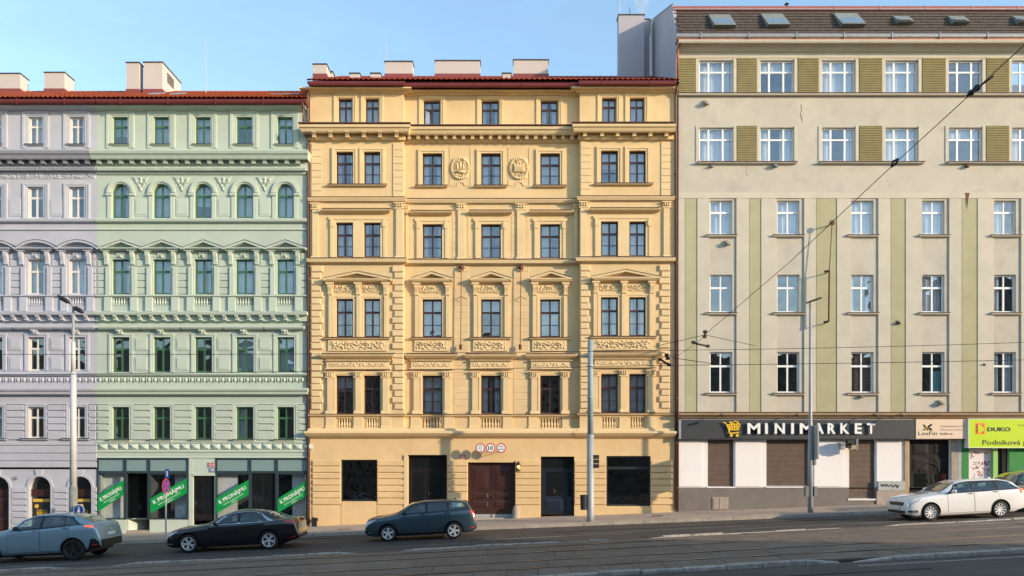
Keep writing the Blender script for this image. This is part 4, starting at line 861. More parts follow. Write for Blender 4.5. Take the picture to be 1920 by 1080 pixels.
for a, b in ((62, 93.5), (146, 170)):
    mb = MB(); fbox(mb, a, 934, b, 990, .24, .25); po = mb.build('opening_poster', 'sign black', LB)
    mb = MB(); fbox(mb, a, 935.5, b, 941, .232, .24); mb.build('yellow_band', 'gold', po)
    text('lettering', 'OPENING', 'gold', po, a+7, 955.5, b-5, 958.5, .238); text('lettering', 'SOON', 'emblem yellow', po, a+7, 959, b-5, 965.5, .238, bold=.02)
    mb = MB(); c = P(a+7, 949, .235); mb.lathe([(.10, 0), (.10, -.006), (.06, -.008), (.055, -.002)], c, 14, axis='y'); mb.build('round_emblem', 'gold', po)
for px, py in ((29, 897),):
    mb = MB(); c = P(px, py, -.04); 
    for k in range(16): a = k*math.pi/8; b = (k+1)*math.pi/8; mb.tube([(c.x+.07*math.cos(a), -.06, c.z+.07*math.sin(a)), (c.x+.07*math.cos(b), -.06, c.z+.07*math.sin(b))], .012, 5)
    mb.build('wall_ring', 'wire', LB)
# ============================================================ CREAM HOUSE (right)
CB = empty('apartment_house', (fx(1600), 0, gz(fx(1600))), 'cream and olive rendered apartment house with shuttered shops below and brown mansard', 'apartment house')
cp, ct, ol = 'cream plaster', 'cream trim', 'olive plaster'
TW = [(1311, 1375), (1425, 1489), (1541, 1604), (1660, 1722), (1779, 1842), (1898, 1960), (2015, 2077)]; NW = [(1331, 1373), (1457, 1499), (1596, 1638), (1729, 1771), (1864, 1905), (1998, 2039)]
O = [(a, 113, b, 174) for a, b in TW]+[(a, 239, b, 303) for a, b in TW]+[(a, t, b, e) for t, e in ((376, 440), (515, 586), (660, 737)) for a, b in NW]
mb = MB(); wall(mb, 1270, 80, 2130, fz(790), O, 0, .22); mb.build('wall', cp, CB, normals=False)
x0, x1 = fx(1270), fx(2130); shell(CB, 1270, 2130, .02, fz(95), 'cream plaster'); floors(CB, 1270, 2130, (205, 345, 480, 625, 780), .35)
for i, (a, b) in enumerate(TW): window(CB, a, 113, b, 174, 'triple', 'white window frame', 0, .12, .065, curtain=rnd_curtain(.9)); window(CB, a, 239, b, 303, 'triple', 'white window frame', 0, .12, .065, curtain=rnd_curtain(.9))
for j, (t, e) in enumerate(((376, 440), (515, 586), (660, 737))):
    for i, (a, b) in enumerate(NW):
        cu = rnd_curtain([.75, .35, .2][j])
        if j == 0 and i < 3: cu = ('curtain', [(.02, .98, 0, 1)])
        if j == 2 and i == 2: cu = ('brown curtain', [(.02, .98, 0, 1)])
        if j == 2 and i == 3: cu = ('teal cloth', [(.5, .95, .03, .55)])
        window(CB, a, t, b, e, 'cross', 'white window frame', 0, .12, .062, curtain=cu); sill(CB, a-7, b+6, e+.5, e+5, 0, .16, ct, 'brown pipe')
# window lining strips and ribbed olive panels
for a, b in TW:
    for t, e in ((110, 174), (236, 303)):
        for p, q in ((a-6, a-.5), (b+.5, b+6)): mb = MB(); fbox(mb, p, t, q, e, -.03, .02); mb.build('window_lining', ct, CB)
for t, e, l in ((109, 174, ((1272, 1304.5), (1382, 1419), (1496, 1534.5), (1611, 1653.5), (1729, 1772.5), (1849, 1891), (1967, 2008))), (236, 303, ((1382, 1419), (1611, 1653.5), (1849, 1891)))):
    for a, b in l:
        mb = MB(); rs = []; n = int((e-t)/3.1)
        for k in range(n):
            for f, d in ((0, .012), (.12, .05), (.7, .05), (.85, .012)):
                z = fz(t+(e-t)*(k+f)/n); rs.append([(fx(a), -d, z), (fx(b), -d, z), (fx(b), .02, z), (fx(a), .02, z)])
        mb.rings(rs); mb.build('ribbed_panel', 'olive ribbed', CB)
def cm(px0, px1, prof, name, m=ct, rl=0): mb = MB(); mould(mb, px0, px1, prof, 0, rl, 0); return mb.build(name, m, CB)
s_ = cm(1271, 2130, [(174.3, .16), (175.5, .18), (178, .15), (179.5, .05)], 'sill_course'); mb = MB(); z = fz(174.3, -.17); mb.box(fx(1271), x1, -.2, .02, z, z+.025); mb.build('lead_flashing', 'brown pipe', s_)
for a, b in ((1309, 1491), (1537, 1729), (1776, 1962)): sill(CB, a, b, 303.3, 307.5, 0, .17, ct, 'brown pipe')
cm(1270, 2130, [(74, .62), (76, .62), (80, .58), (82, .44), (88, .26), (95, .13), (98, .06), (99, .02)], 'eaves_cornice', ct, .1)
mb = MB(); fbox(mb, 1270, 99, 2130, 108.5, -.02, .02); mb.build('frieze', ct, CB); mb = MB(); fbox(mb, 1270, 361, 2130, 371.5, -.05, .02); mb.build('band', ct, CB)
# vertical piers and olive stripes
pts = [(1271, 1284, 'p'), (1285, 1307, 'o'), (1307.5, 1330, 'p'), (1381, 1405, 'p'), (1406, 1427, 'o'), (1427.5, 1456, 'p'), (1508, 1530, 'p'), (1531, 1569, 'o'), (1569.5, 1595, 'p'), (1647, 1670, 'p'), (1671, 1698, 'o'), (1698.5, 1728, 'p'), (1780, 1803, 'p'), (1804, 1833, 'o'), (1833.5, 1863, 'p'), (1915, 1939, 'p'), (1940, 1967, 'o'), (1967.5, 1997, 'p')]
for a, b, k in pts: mb = MB(); fbox(mb, a, 372, b, 774, -.055 if k == 'p' else -.03, .02); mb.build('pier' if k == 'p' else 'olive_strip', ct if k == 'p' else ol, CB)
cm(1270, 2130, [(773.5, .40), (775, .44), (778, .42), (779.5, .30), (783, .24), (786, .10), (787, .04)], 'ledge', 'ledge ochre')
mb = MB(); z = fz(773.5, -.42); mb.box(fx(1270), x1, -.46, .02, z, z+.03); mb.build('lead_flashing', 'brown pipe', CB)
# rust stain below a bolt: a real bolt with wear patch
mb = MB(); mb.prism([(fx(1808), fz(361.5, -.05)), (fx(1817), fz(361.5, -.05)), (fx(1814), fz(374, -.05)), (fx(1812.5), fz(392, -.05)), (fx(1811), fz(374, -.05))], -.058, -.052); mb.build('rust_stain', 'rusty iron', CB)
for k, q in enumerate((((1502, 196), (1504, 206), (1501, 214), (1505, 228)), ((1400, 309), (1399, 322), (1402, 330)))):
    mb = MB(); mb.tube([P(a, b, -.004) for a, b in q], .006 if k else .016, 4); mb.build('plaster_crack', 'ledge ochre', CB)
# wall fittings
def fitting(px, py, s=1, m='ledge ochre'):
    s *= .75
    mb = MB(); c = P(px, py, 0); mb.box(c.x-.11*s, c.x+.11*s, -.24*s, .02, c.z-.13*s, c.z+.05*s); mb.box(c.x-.15*s, c.x+.04*s, -.12*s, 0, c.z+.05*s, c.z+.16*s); mb.box(c.x+.02*s, c.x+.16*s, -.3*s, -.1*s, c.z-.17*s, c.z-.09*s); mb.lathe([(.05*s, 0), (.07*s, -.06)], (c.x-.02, -.24*s, c.z-.04*s), 8, axis='y'); mb.build('wall_light', m, CB)
for px, py, s, m in ((1323, 194, 1, 'stone plinth'), (1452, 311, .9, 'pole base'), (1334, 312, .6, 'pole base'), (1363, 456, 1, 'stone plinth'), (1811, 312, .7, 'rusty iron'), (1683, 605, .7, 'wire'), (1763, 755, 1, 'stone plinth'), (1614, 743, .7, 'pole base'), (1844, 683, .5, 'wire')): fitting(px, py, s, m)
# hanging weight rod at the left part of the wall
mb = MB(); c = P(1560, 418, -.5); mb.lathe([(.13, -.02), (.13, .02)], c, 14, axis='y', cap=True); mb.tube([(c.x, 0, c.z), (c.x, -.55, c.z)], .03, 6); an = mb.build('wall_anchor', 'rusty iron', CB)
mb = MB(); a, b, d = P(1560, 421, -.5), P(1555, 508, -.55), P(1554, 603, -.55); mb.tube([a, b], .02, 6); mb.tube([b, d], .04, 6)
for q in (b, d): mb.tube([q+Vector((-.02, 0, 0)), q+Vector((-.2, .1, 0))], .05, 6); mb.tube([q, Vector((q.x, 0, q.z))], .025, 6)
mb.build('hanging_rod', 'rusty iron', CB)
# mansard
ze2 = fz(69, -.35); yt, zt2 = 1.0, fz(15, 1.0); sl2 = math.atan2(zt2-ze2, yt+.35); ln2 = math.hypot(zt2-ze2, yt+.35); mb = MB(); X0, X1 = fx(1270), fx(2130); rows = 9
for r in range(rows):
    x = X0+(r % 2)*.12
    while x < X1:
        w2 = .235; a, b = r/rows*ln2*.86, (r+1.25)/rows*ln2*.86; l = .045+R.uniform(0, .012); ca, sa = math.cos(sl2), math.sin(sl2)
        k = len(mb.v); mb.v += [(x, -.35+a*ca-l*sa, ze2+a*sa+l*ca), (x+w2, -.35+a*ca-l*sa, ze2+a*sa+l*ca), (x+w2, -.35+b*ca-.008*sa, ze2+b*sa+.008*ca), (x, -.35+b*ca-.008*sa, ze2+b*sa+.008*ca), (x, -.35+a*ca, ze2+a*sa), (x+w2, -.35+a*ca, ze2+a*sa)]
        mb.face([k, k+1, k+2, k+3]); mb.face([k+4, k+5, k+1, k]); x += .24
mb.build('roof_tiles', 'brown tiles', CB, kind='stuff', normals=False)
mb = MB(); mb.v += [(X0, -.35, ze2), (X1, -.35, ze2), (X1, yt, zt2), (X0, yt, zt2), (X1, 7.2, zt2+2.6), (X0, 7.2, zt2+2.6), (X1, 12, zt2), (X0, 12, zt2)]
mb.face([0, 1, 2, 3]); mb.face([3, 2, 4, 5]); mb.face([5, 4, 6, 7]); mb.build('roof', 'brown tiles', CB, normals=False)
mb = MB(); a = ln2*.865; b = ln2*1.0; mb.v += [(X, -.35+d*math.cos(sl2)-.09*math.sin(sl2), ze2+d*math.sin(sl2)+.09*math.cos(sl2)) for d in (a, b) for X in (X0, X1)]; mb.face([0, 1, 3, 2]); mb.build('roof_band', 'red tiles', CB, normals=False)
gutter(CB, 1268, 2130, 68, -.55, 'zinc', .12); mb = MB(); fbox(mb, 1270, 71, 2130, 74, -.6, -.1); mb.build('eaves_board', 'copper', CB)
gutter(CB, 1262, 2130, 18, .85, 'zinc', .07, 'roof_rail'); gutter(CB, 1262, 2130, 14.5, .95, 'copper', .05, 'roof_rail')
def slope_pt(px, f): d = ln2*f; y = -.35+d*math.cos(sl2); return fx(px, y), y, ze2+d*math.sin(sl2)
for a, b, f0, f1, big in ((1337, 1371, .26, .70, 1), (1437, 1470, .28, .72, 1), (1575, 1609, .30, .74, 1), (1680, 1702, .38, .64, 0), (1783, 1805, .38, .64, 0), (1905, 1926, .38, .64, 0)):
    (xa, ya, za), (xb, yb_, zb) = slope_pt(a, f0), slope_pt(b, f1); dx = -.1 if big else 0; o1, o2 = .12, .10; sa, ca = math.sin(sl2), math.cos(sl2)
    mb = MB(); mb.rings([[(xa, ya-o1*2.4, za+.05), (xb, ya-o1*2.4, za+.05), (xb, ya+.2, za-.05), (xa, ya+.2, za-.05)], [(xa+dx, yb_-o2, zb+.05), (xb+dx, yb_-o2, zb+.05), (xb+dx, yb_+.2, zb), (xa+dx, yb_+.2, zb)]]); s = mb.build('skylight', 'pole base', CB)
    mb = MB(); e = .07; mb.v += [(xa+e, ya-o1*2.4-.012, za+.12), (xb-e, ya-o1*2.4-.012, za+.12), (xb-e+dx, yb_-o2-.015, zb-.03), (xa+e+dx, yb_-o2-.015, zb-.03)]; mb.face([0, 1, 2, 3]); mb.build('pane', 'window glass' if big else 'zinc', s, normals=False)
# gable end wall seen over the yellow roof
mb = MB(); mb.prism([(0, 0)]*0 or [(0.0, fz(300)), (12, fz(300)), (12, zt2+.1), (7.25, zt2+2.75), (1.0, zt2+.12), (.0, ze2+.45), (-.02, ze2-.3)], X0-.06, X0+.1)
mb.v = [(y, x, z) for x, y, z in mb.v]; mb.build('gable_wall', 'gable render', CB)
mb = MB(); mb.tube([(X0-.02, .95, zt2+.15), (X0-.02, 7.25, zt2+2.8)], .06, 4); mb.build('gable_flashing', 'zinc', CB)
mb = MB(); mb.tube([(fx(1277, -.5), -.55, fz(68, -.5)), (fx(1275, -.4), -.5, fz(80, -.4)), (fx(1270.5, -.1), -.16, fz(100, -.1)), (fx(1270.5, -.1), -.12, fz(150, -.1))], .05, 8); mb.build('downpipe', 'copper', CB, smooth=True); mb = MB(); mb.tube([(fx(1270.8, -.1), -.10, fz(150, -.1)), (fx(1270.8, -.1), -.10, fz(958, -.1))], .045, 8); mb.build('downpipe', 'brown pipe', CB, smooth=True)
mb = MB(); y = 6.8; mb.box(fx(1218, y), fx(1240, y), y, y+.8, fz(60, y), fz(36, y)); mb.build('chimney', 'ledge ochre', CB)
mb = MB(); c = P(1475, 9, 2); mb.lathe([(.05, -.8), (.05, .0), (.12, .02), (.02, .12)], c, 8); mb.build('roof_vent', 'dark cap', CB)
# shops level
SO = [(1327, 824, 1376, 914), (1437, 824, 1517, 913), (1592, 824, 1641, 936), (1705, 824, 1783, 1000), (1817, 838, 1862, 1000), (1870, 838, 1892, 1000), (1922, 838, 1980, 1000)]
mb = MB(); wall(mb, 1270, 786, 2130, fz(914), [(a, b, c, min(d, 914)) for a, b, c, d in SO], 0, .25); mb.build('shop_wall', 'white plaster', CB, normals=False)
mb = MB(); wall(mb, 1270, 914, 2130, -2, [(a, 914, c, d) for a, b, c, d in SO if d > 915], -.04, .3); mb.build('plinth_wall', 'grey plinth', CB, normals=False)
for a, b in ((1277, 1317), (1383, 1427), (1531, 1581), (1648, 1690)):
    mb = MB(); y = -.012
    fbox(mb, a-4, 826, b, 912, -.03, .02); mb.build('pilaster_panel', 'white plaster', CB)
def roller(px0, py0, px1, py1, y=.12):
    mb = MB(); rs = []; n = int((py1-py0)/2.3)
    for k in range(n):
        for f, d in ((0, 0), (.15, .02), (.75, .024), (.9, 0)): z = fz(py0+(py1-py0)*(k+f)/n, y); rs.append([(fx(px0), y-d, z), (fx(px1), y-d, z), (fx(px1), y+.03, z), (fx(px0), y+.03, z)])
    mb.rings(rs); s = mb.build('roller_shutter', 'shutter brown', CB, kind='stuff'); s['kind'] = 'stuff'
    mb = MB(); fbox(mb, px0, py1-1.5, px1, py1, y-.05, y+.03); mb.build('shutter_bar', 'zinc', CB); mb = MB(); fbox(mb, px0, py0, px1, py0+7, y-.02, y+.1); mb.build('shutter_box', 'dark cap', CB)
roller(1327.5, 824, 1375.5, 913); roller(1437.5, 824, 1516.5, 912); roller(1592.5, 824, 1640.5, 935)
for q in ((1326, 913, 1378, 915), (1436, 912.5, 1518, 914.5), (1590, 935.5, 1643, 938)): mb = MB(); fbox(mb, *q, -.08, .1); mb.build('window_sill', 'white plaster', CB)
mb = MB(); fbox(mb, 1336, 932, 1366, 955, -.07, 0); va = mb.build('meter_hatch', 'stone plinth', CB); mb = MB(); fbox(mb, 1338, 934, 1348, 953, -.085, -.06); fbox(mb, 1349.5, 934, 1364, 953, -.085, -.06); mb.build('hatch_door', 'stone plinth', va)
mb = MB(); fbox(mb, 1644, 920.5, 1697, 985, -.1, .0); mb.build('plinth_block', 'stone plinth', CB)
mb = MB(); fbox(mb, 1647, 902, 1672, 920, -.12, .0); fbox(mb, 1672.6, 902, 1697, 920, -.12, .0); mc = mb.build('meter_cabinet', 'pole grey', CB)
mb = MB()
q = [(1652, 908), (1655, 912), (1657, 908), (1661, 912), (1663, 908), (1667, 912), (1671, 909), (1676, 913), (1680, 908), (1683, 914), (1686, 909), (1683, 915)]; mb.tube([P(a, b, -.125) for a, b in q], .022, 5); mb.build('graffiti_scrawl', 'sign black', mc)
mb = MB(); fbox(mb, 1697, 824, 1704.5, 990, -.07, .02); mb.build('pillar', 'ledge ochre', CB)
dp = door_leaf(CB, 1706, 826, 1744, 960, .2, 'door dark', [(.12, .88, .04, .2), (.12, .88, .24, .44), (.12, .88, .72, .84)], [(.2, .8, .46, .68)], 'door'); dp2 = door_leaf(CB, 1745, 826, 1783, 960, .2, 'door dark', [(.12, .88, .04, .2), (.12, .88, .24, .44), (.12, .88, .72, .84)], [(.2, .8, .46, .68)], 'door'); handle(dp, 1740, 902, .2); handle(dp2, 1748, 902, .2)
mb = MB(); arch_ring(mb, 1744, 885, 16, 19, .2, .05, 12); mb.build('door_arch', 'door dark', CB)
mb = MB(); fbox(mb, 1784, 824, 1796, 990, -.05, .02); mb.build('pillar', 'stone plinth', CB); mb = MB(); fbox(mb, 1796.5, 824, 1803, 990, -.03, .02); mb.build('pillar', 'pole grey', CB)
for a, b, m, d in ((1804, 1816.5, 'shop green', .03), (1862.5, 1871, 'shop light green', .12), (1892.5, 1921, 'shop green', .06)): mb = MB(); fbox(mb, a, 822, b, 990, -d, .02); mb.build('shopfront_pillar', m, CB)
mb = MB(); fbox(mb, 1871.5, 839, 1892, 985, .12, .14); mb.build('shop_pane', 'dark glass', CB); mb = MB(); fbox(mb, 1880, 839, 1886, 985, .08, .12); mb.build('window_mullion', 'shutter brown', CB)
mb = MB(); fbox(mb, 1817.5, 842, 1862, 898, .06, .1); po = mb.build('price_poster', 'poster', CB)
for k in range(120):
    px, py = R.uniform(1819, 1857), R.uniform(845, 894); 
    if 1826 < px < 1850 and 850 < py < 864: continue
    mb = MB(); fbox(mb, px, py, px+R.uniform(1, 4), py+R.uniform(.8, 2.6), .05+.00005*k, .06); mb.build('poster_print', R.choice(['sign red', 'sign blue', 'sign black', 'sign orange', 'sign red', 'fascia panel']), po)
# ------------------------------------------------------------ signs
sg = empty('shop_sign', P(1494, 822, -.35), 'long charcoal shop sign reading MINIMARKET with a yellow shopping cart', 'shop sign')
mb = MB(); fbox(mb, 1277, 787, 1713, 822.5, -.35, -.05); mb.build('sign_board', 'sign charcoal', sg); mb = MB(); fbox(mb, 1273, 786.5, 1277, 823, -.36, -.04); fbox(mb, 1277, 786, 1713, 787, -.36, -.04); mb.build('sign_edge', 'zinc', sg); mb = MB(); fbox(mb, 1713, 787, 1716, 822.5, -.34, -.05); mb.build('sign_end', 'slate frame', sg)
xs = [(1401, 1425, 'M'), (1434, 1439, 'I'), (1452, 1471, 'N'), (1483, 1488, 'I'), (1499, 1523, 'M'), (1525, 1544, 'A'), (1551, 1566, 'R'), (1575, 1592, 'K'), (1602, 1615, 'E'), (1625, 1640, 'T')]
for a, b, ch in xs: text('letter', ch, 'letter white', sg, a, 793.5, b, 813.5, -.42, .05, bold=.028 if ch != 'I' else 0)
mb = MB(); yk = -.44
def bar(p, q, r=.032): mb.tube([P(*p, yk), P(*q, yk)], r, 5)
for p, q in (((1356, 792), (1361, 794)), ((1361, 794), (1366, 806)), ((1366, 806), (1384, 806)), ((1366, 806), (1368, 813)), ((1368, 813), (1386, 811)), ((1384, 806), (1387, 795)), ((1363, 797), (1387, 795)), ((1366, 797), (1369, 806)), ((1371, 796), (1372.5, 806)), ((1376, 796), (1377, 806)), ((1381, 796), (1381, 806)), ((1364.5, 801), (1386, 800.5)), ((1367, 791), (1371, 796)), ((1371, 791), (1376, 796)), ((1384, 791), (1381, 796)), ((1376, 790), (1384, 791))): bar(p, q)
for c in (1371, 1382): mb.lathe([(.065, 0), (.065, -.05)], P(c, 816.5, yk+.02), 12, axis='y')
fbox(mb, 1366, 797, 1385, 804, -.42, -.38); mb.build('cart_emblem', 'emblem yellow', sg)
for px in (1348, 1487, 1631, 1679):
    mb = MB(); a = P(px, 782, -.25); mb.tube([a+Vector((0, .2, 0)), a+Vector((0, -.5, .12)), a+Vector((0, -.75, .02))], .018, 5); mb.box(a.x-.08, a.x+.08, a.y-.85, a.y-.65, a.z-.03, a.z+.04); mb.build('spot_lamp', 'wire', sg)
fs = empty('shop_sign', P(1766, 822, -.3), 'pale peach office sign with a brown and gold crossed emblem beside the lime sign', 'shop sign')
mb = MB(); fbox(mb, 1717.5, 786, 1816, 822.5, -.30, -.05); mb.build('sign_board', 'sign peach', fs)
text('lettering', 'LexFin', 'sign black', fs, 1722, 809, 1757, 816, -.302, bold=.0); text('lettering', 'Zaměstnáváme OZP', 'stone plinth', fs, 1763, 797, 1810, 801, -.302); text('lettering', 'Náhradní plnění', 'stone plinth', fs, 1763, 804, 1804, 808, -.302); text('lettering', 'lexfin.cz', 'sign black', fs, 1763, 811, 1786, 815, -.302, bold=.01)
for a, b, m in (((1733, 796), (1741, 806), 'gold'), ((1733, 806), (1738, 801.5), 'gold'), ((1741, 800), (1747, 796), 'sign black'), ((1740, 802), (1747, 806), 'sign black')): mb = MB(); mb.tube([P(*a, -.305), P(*b, -.305)], .045, 4); mb.build('cross_emblem', m, fs)
ls = empty('shop_sign', P(1900, 839, -.4), 'lime green bakery sign reading DUKO with Podniková prodejna beneath', 'shop sign')
mb = MB(); fbox(mb, 1817, 786, 1990, 839, -.40, -.05); mb.build('sign_board', 'sign lime', ls); mb = MB(); fbox(mb, 1816, 785, 1991, 786, -.41, -.04); fbox(mb, 1816, 839, 1991, 840, -.41, -.04); fbox(mb, 1816, 786, 1817, 839, -.41, -.04); mb.build('sign_edge', 'letter white', ls)
text('lettering', 'DUKO', 'sign black', ls, 1851, 801, 1895, 809, -.402, bold=.045); text('lettering', 'Podniková prodejna', 'sign black', ls, 1842, 825, 1980, 837, -.402, bold=.01)
text('lettering', 'Tradiční pekařství', 'shop green', ls, 1908, 795, 1960, 800, -.402)
for q, m in (((1829, 793, 1847, 814), 'sign orange'), ((1834, 797, 1844, 811), 'sign lime')): mb = MB(); fbox(mb, *q, -.405 if m == 'sign orange' else -.408, -.40); mb.build('logo_block', m, ls)
mb = MB(); fbox(mb, 1830.5, 795, 1833.5, 812, -.409, -.4); fbox(mb, 1841, 797, 1844.5, 800, -.411, -.4); fbox(mb, 1841, 809, 1844.5, 812, -.411, -.4); mb.build('logo_mark', 'sign red', ls)
# banners
BN = [((183.5, 928.5), (231.5, 900.4), (231.5, 928.5), (183.5, 959.6), 'green to let banner slanting across the leftmost shop window'), ((281.5, 935), (350, 897), (350, 925), (281.5, 963), 'green to let banner partly hidden by the no parking sign'), ((405.5, 934.5), (466, 899.6), (466, 928), (405.5, 963), 'green to let banner just right of the house door with number plates'), ((520.5, 935), (576, 901), (576, 929), (520.5, 962), 'green to let banner next to the brown downpipe and the yellow house')]
for a, b, c, d, lab in BN:
    y = -.045; e = empty('rental_banner', P((a[0]+b[0])/2, d[1], y), lab, 'banner', 'to let banners on the shop windows')
    mb = MB(); mb.prism([(fx(p, y), fz(q, y)) for p, q in (d, c, b, a)], y, y+.008); mb.build('banner_sheet', 'banner green', e)
    cx, cy = (a[0]+b[0])/2, (a[1]+b[1]+c[1]+d[1])/4; r = math.atan2(a[1]-b[1], b[0]-a[0]); wd = (b[0]-a[0])*.95
    text('lettering', 'K PRONÁJMU', 'letter white', e, cx-wd/2, cy-9, cx+wd/2, cy+2.5, y-.002, .003, bold=.012, rot=r); text('lettering', 'SPRÁVA NEMOVITOSTÍ', 'letter white', e, cx-wd*.34, cy+3.6, cx+wd*.40, cy+6.2, y-.002, .003, rot=r); text('lettering', 'PRAHA', 'letter white', e, cx-2, cy+7.5, cx+9, cy+9.8, y-.002, .003, rot=r)
# round restriction signs on one bracket above the gate
def disc_sign(px, py, y, r, label, kind, tm=None, yaw=0):
    c = P(px, py, y); e = empty('traffic_sign', c, label, 'traffic sign', 'round restriction signs above the gate' if kind in 'abc' else None)
    mb = MB(); mb.lathe([(r, .015), (r, 0), (r*.80, -.003)], c, 28, axis='y'); mb.build('sign_rim', 'sign red', e); mb = MB(); mb.lathe([(r*.80, -.004), (r*.80, -.009)], c, 28, axis='y'); mb.build('sign_face', 'sign white' if kind in 'abc' else 'sign blue', e)
    rp = r*37/(37+y)*40; k = FPX/(CD+y)*r
    if kind == 'b': text('lettering', '10', 'sign black', e, px-k*.48, py-k*.42, px+k*.48, py+k*.42, y-.01, .003, bold=.02)
    if kind == 'a':
        text('lettering', '3,3', 'sign black', e, px-k*.4, py-k*.28, px+k*.4, py+k*.28, y-.01, .003)
        for s in (-1, 1): mb = MB(); mb.prism([(c.x-.05, c.z+s*.14), (c.x+.05, c.z+s*.14), (c.x, c.z+s*.09)], y-.013, y-.008); mb.build('height_arrow', 'sign black', e)
    if kind == 'c':
        text('lettering', 'VJEZD', 'sign black', e, px-k*.5, py-k*.45, px+k*.5, py-k*.1, y-.01, .003); text('lettering', 'ZAKÁZÁN', 'sign black', e, px-k*.65, py+k*.05, px+k*.65, py+k*.4, y-.01, .003)
    if kind == 'n':
        mb = MB(); 
        for s in (1, -1): mb.prism([(c.x-r*.6+.03*s, c.z+s*r*.6), (c.x-r*.5, c.z+s*r*.66), (c.x+r*.6, c.z-s*r*.5), (c.x+r*.5, c.z-s*r*.62)], y-.014, y-.008)
        mb.build('red_cross', 'sign red', e)
    if yaw:
        e.rotation_euler = (0, 0, yaw)
    return e
disc_sign(900.5, 840, -.62, .225, 'round red rimmed height limit sign, leftmost of three above the brown gate', 'a'); disc_sign(919.8, 840, -.62, .225, 'round red rimmed sign reading 10, middle of three above the brown gate', 'b'); e3 = disc_sign(939.7, 840, -.62, .225, 'round red rimmed sign with two lines of text, rightmost above the brown gate', 'c')
mb = MB(); a = P(939.7, 848, -.6); mb.tube([P(899, 846, -.6), P(941, 846, -.6)], .015, 5); 
for px in (900, 920, 940): mb.tube([P(px, 846, -.6), Vector((fx(px, 0), 0, fz(846, -.6)))], .015, 5)
mb.build('sign_bracket', 'pole grey', e3)
def plate(px0, py0, px1, py1, m, s, label, host):
    y = -.05; e = empty('number_plate', P((px0+px1)/2, py1, y), label, 'house number plate'); mb = MB(); fbox(mb, px0, py0, px1, py1, y, .0); mb.build('plate', m, e); mb = MB()
    for q in ((px0, py0, px1, py0+.5), (px0, py1-.5, px1, py1), (px0, py0, px0+.5, py1), (px1-.5, py0, px1, py1)): fbox(mb, *q, y-.003, y+.001)
    mb.build('plate_border', 'sign white', e); text('lettering', s, 'sign white', e, px0+2, py0+1.6, px1-2, py1-1.6, y-.002, .003, bold=.02)
plate(862, 852, 873, 860, 'sign red', '512', 'red house number plate on the yellow wall left of the gate', YB); plate(864, 864.5, 872.5, 871.5, 'sign blue', '6', 'small blue house number plate below the red one left of the gate', YB)
plate(391.5, 867, 403, 875.5, 'sign red', '514', 'red house number plate on the pale green wall over the door', GB); plate(394, 877.5, 402.5, 885, 'sign blue', '8', 'small blue house number plate below the red one on the green wall', GB)
ln = empty('wall_lantern', P(972, 882, -.12), 'small lit orange wall lantern right of the brown gate', 'lantern'); c = P(972, 882, -.14); mb = MB(); mb.lathe([(.03, -.05), (.10, 0), (.10, .04)], c, 8); mb.lathe([(.12, .26), (.05, .38), (.01, .44)], c, 8); mb.box(c.x-.02, c.x+.02, c.y, .02, c.z+.3, c.z+.34); mb.build('lantern_body', 'gate brown', ln); mb = MB(); mb.lathe([(.07, .04), (.08, .15), (.07, .26)], c, 8); mb.build('lantern_glass', 'gold', ln); mb = MB(); mb.ball((c.x, c.y-.05, c.z+.17), .05, 8, 6); mb.build('bulb', 'lamp glow', ln)
# camera box on the minimarket wall
cb = empty('security_camera', P(1593, 835, -.5), 'cluster of camera and speaker boxes under the minimarket sign by the shutter door', 'security camera'); mb = MB(); c = P(1590, 832, -.4); mb.tube([(c.x-.3, 0, c.z-.1), (c.x-.1, -.5, c.z)], .03, 6); mb.build('mount_arm', 'pole grey', cb)
for dx, dz, a, b, m in ((.0, .05, .22, .12, 'wire'), (.12, -.16, .18, .1, 'ledge ochre'), (-.05, -.1, .12, .1, 'black plastic'), (.32, -.04, .06, .26, 'pole base')): mb = MB(); mb.box(c.x+dx-a/2, c.x+dx+a, -.62, -.35, c.z+dz-b, c.z+dz+b); mb.build('camera_box', m, cb)
mb = MB(); fbox(mb, 1574, 830, 1584, 843, -.05, .0); mb.build('junction_box', 'pole grey', CB)
# ------------------------------------------------------------ street furniture
def ground(px, y): return gz(fx(px, y))
tp = empty('tram_pole', (fx(1107, -3.4), -3.4, ground(1107, -3.4)), 'thick grey-green tram wire pole with a litter bin on the pavement', 'pole'); x, y, z = tp.location
mb = MB(); zt = fz(637, y); zm = fz(815, y); mb.lathe([(.165, 0), (.155, .3), (.15, zm-z)], (x, y, z), 14); mb.build('pole_base', 'pole grey', tp, smooth=True); mb = MB(); mb.lathe([(.125, 0), (.112, zt-zm), (.01, zt-zm+.01)], (x, y, zm), 14); mb.build('pole_shaft', 'pole teal', tp, smooth=True)
mb = MB()
for py in (819, 745, 686, 868, 862): mb = MB(); mb.lathe([(.16, -.03), (.16, .03)], (x, y, fz(py, y)), 12); mb.build('pole_band', 'zinc', tp)
mb = MB()
for py in (853, 861.5, 870): mb = MB(); mb.box(x+.14, x+.36, y-.12, y+.1, fz(py+7.5, y), fz(py, y)); mb.build('signal_box', 'wire', tp)
mb = MB(); c = (x-.29, y, fz(956, y)); mb.lathe([(.13, 0), (.15, .6), (.16, .62), (.10, .64)], c, 10); mb.build('litter_bin', 'wire', tp)
def lamp_label(n): return n
sl_ = empty('street_lamp', (fx(1519.5, -3.4), -3.4, ground(1519.5, -3.4)), 'slim grey street lamp in front of the minimarket sign', 'street lamp'); x, y, z = sl_.location; zt = fz(568, y)
mb = MB(); mb.lathe([(.115, 0), (.11, 2.6), (.075, 4.0), (.05, zt-z)], (x, y, z), 12); mb.build('lamp_post', 'pole grey', sl_, smooth=True)
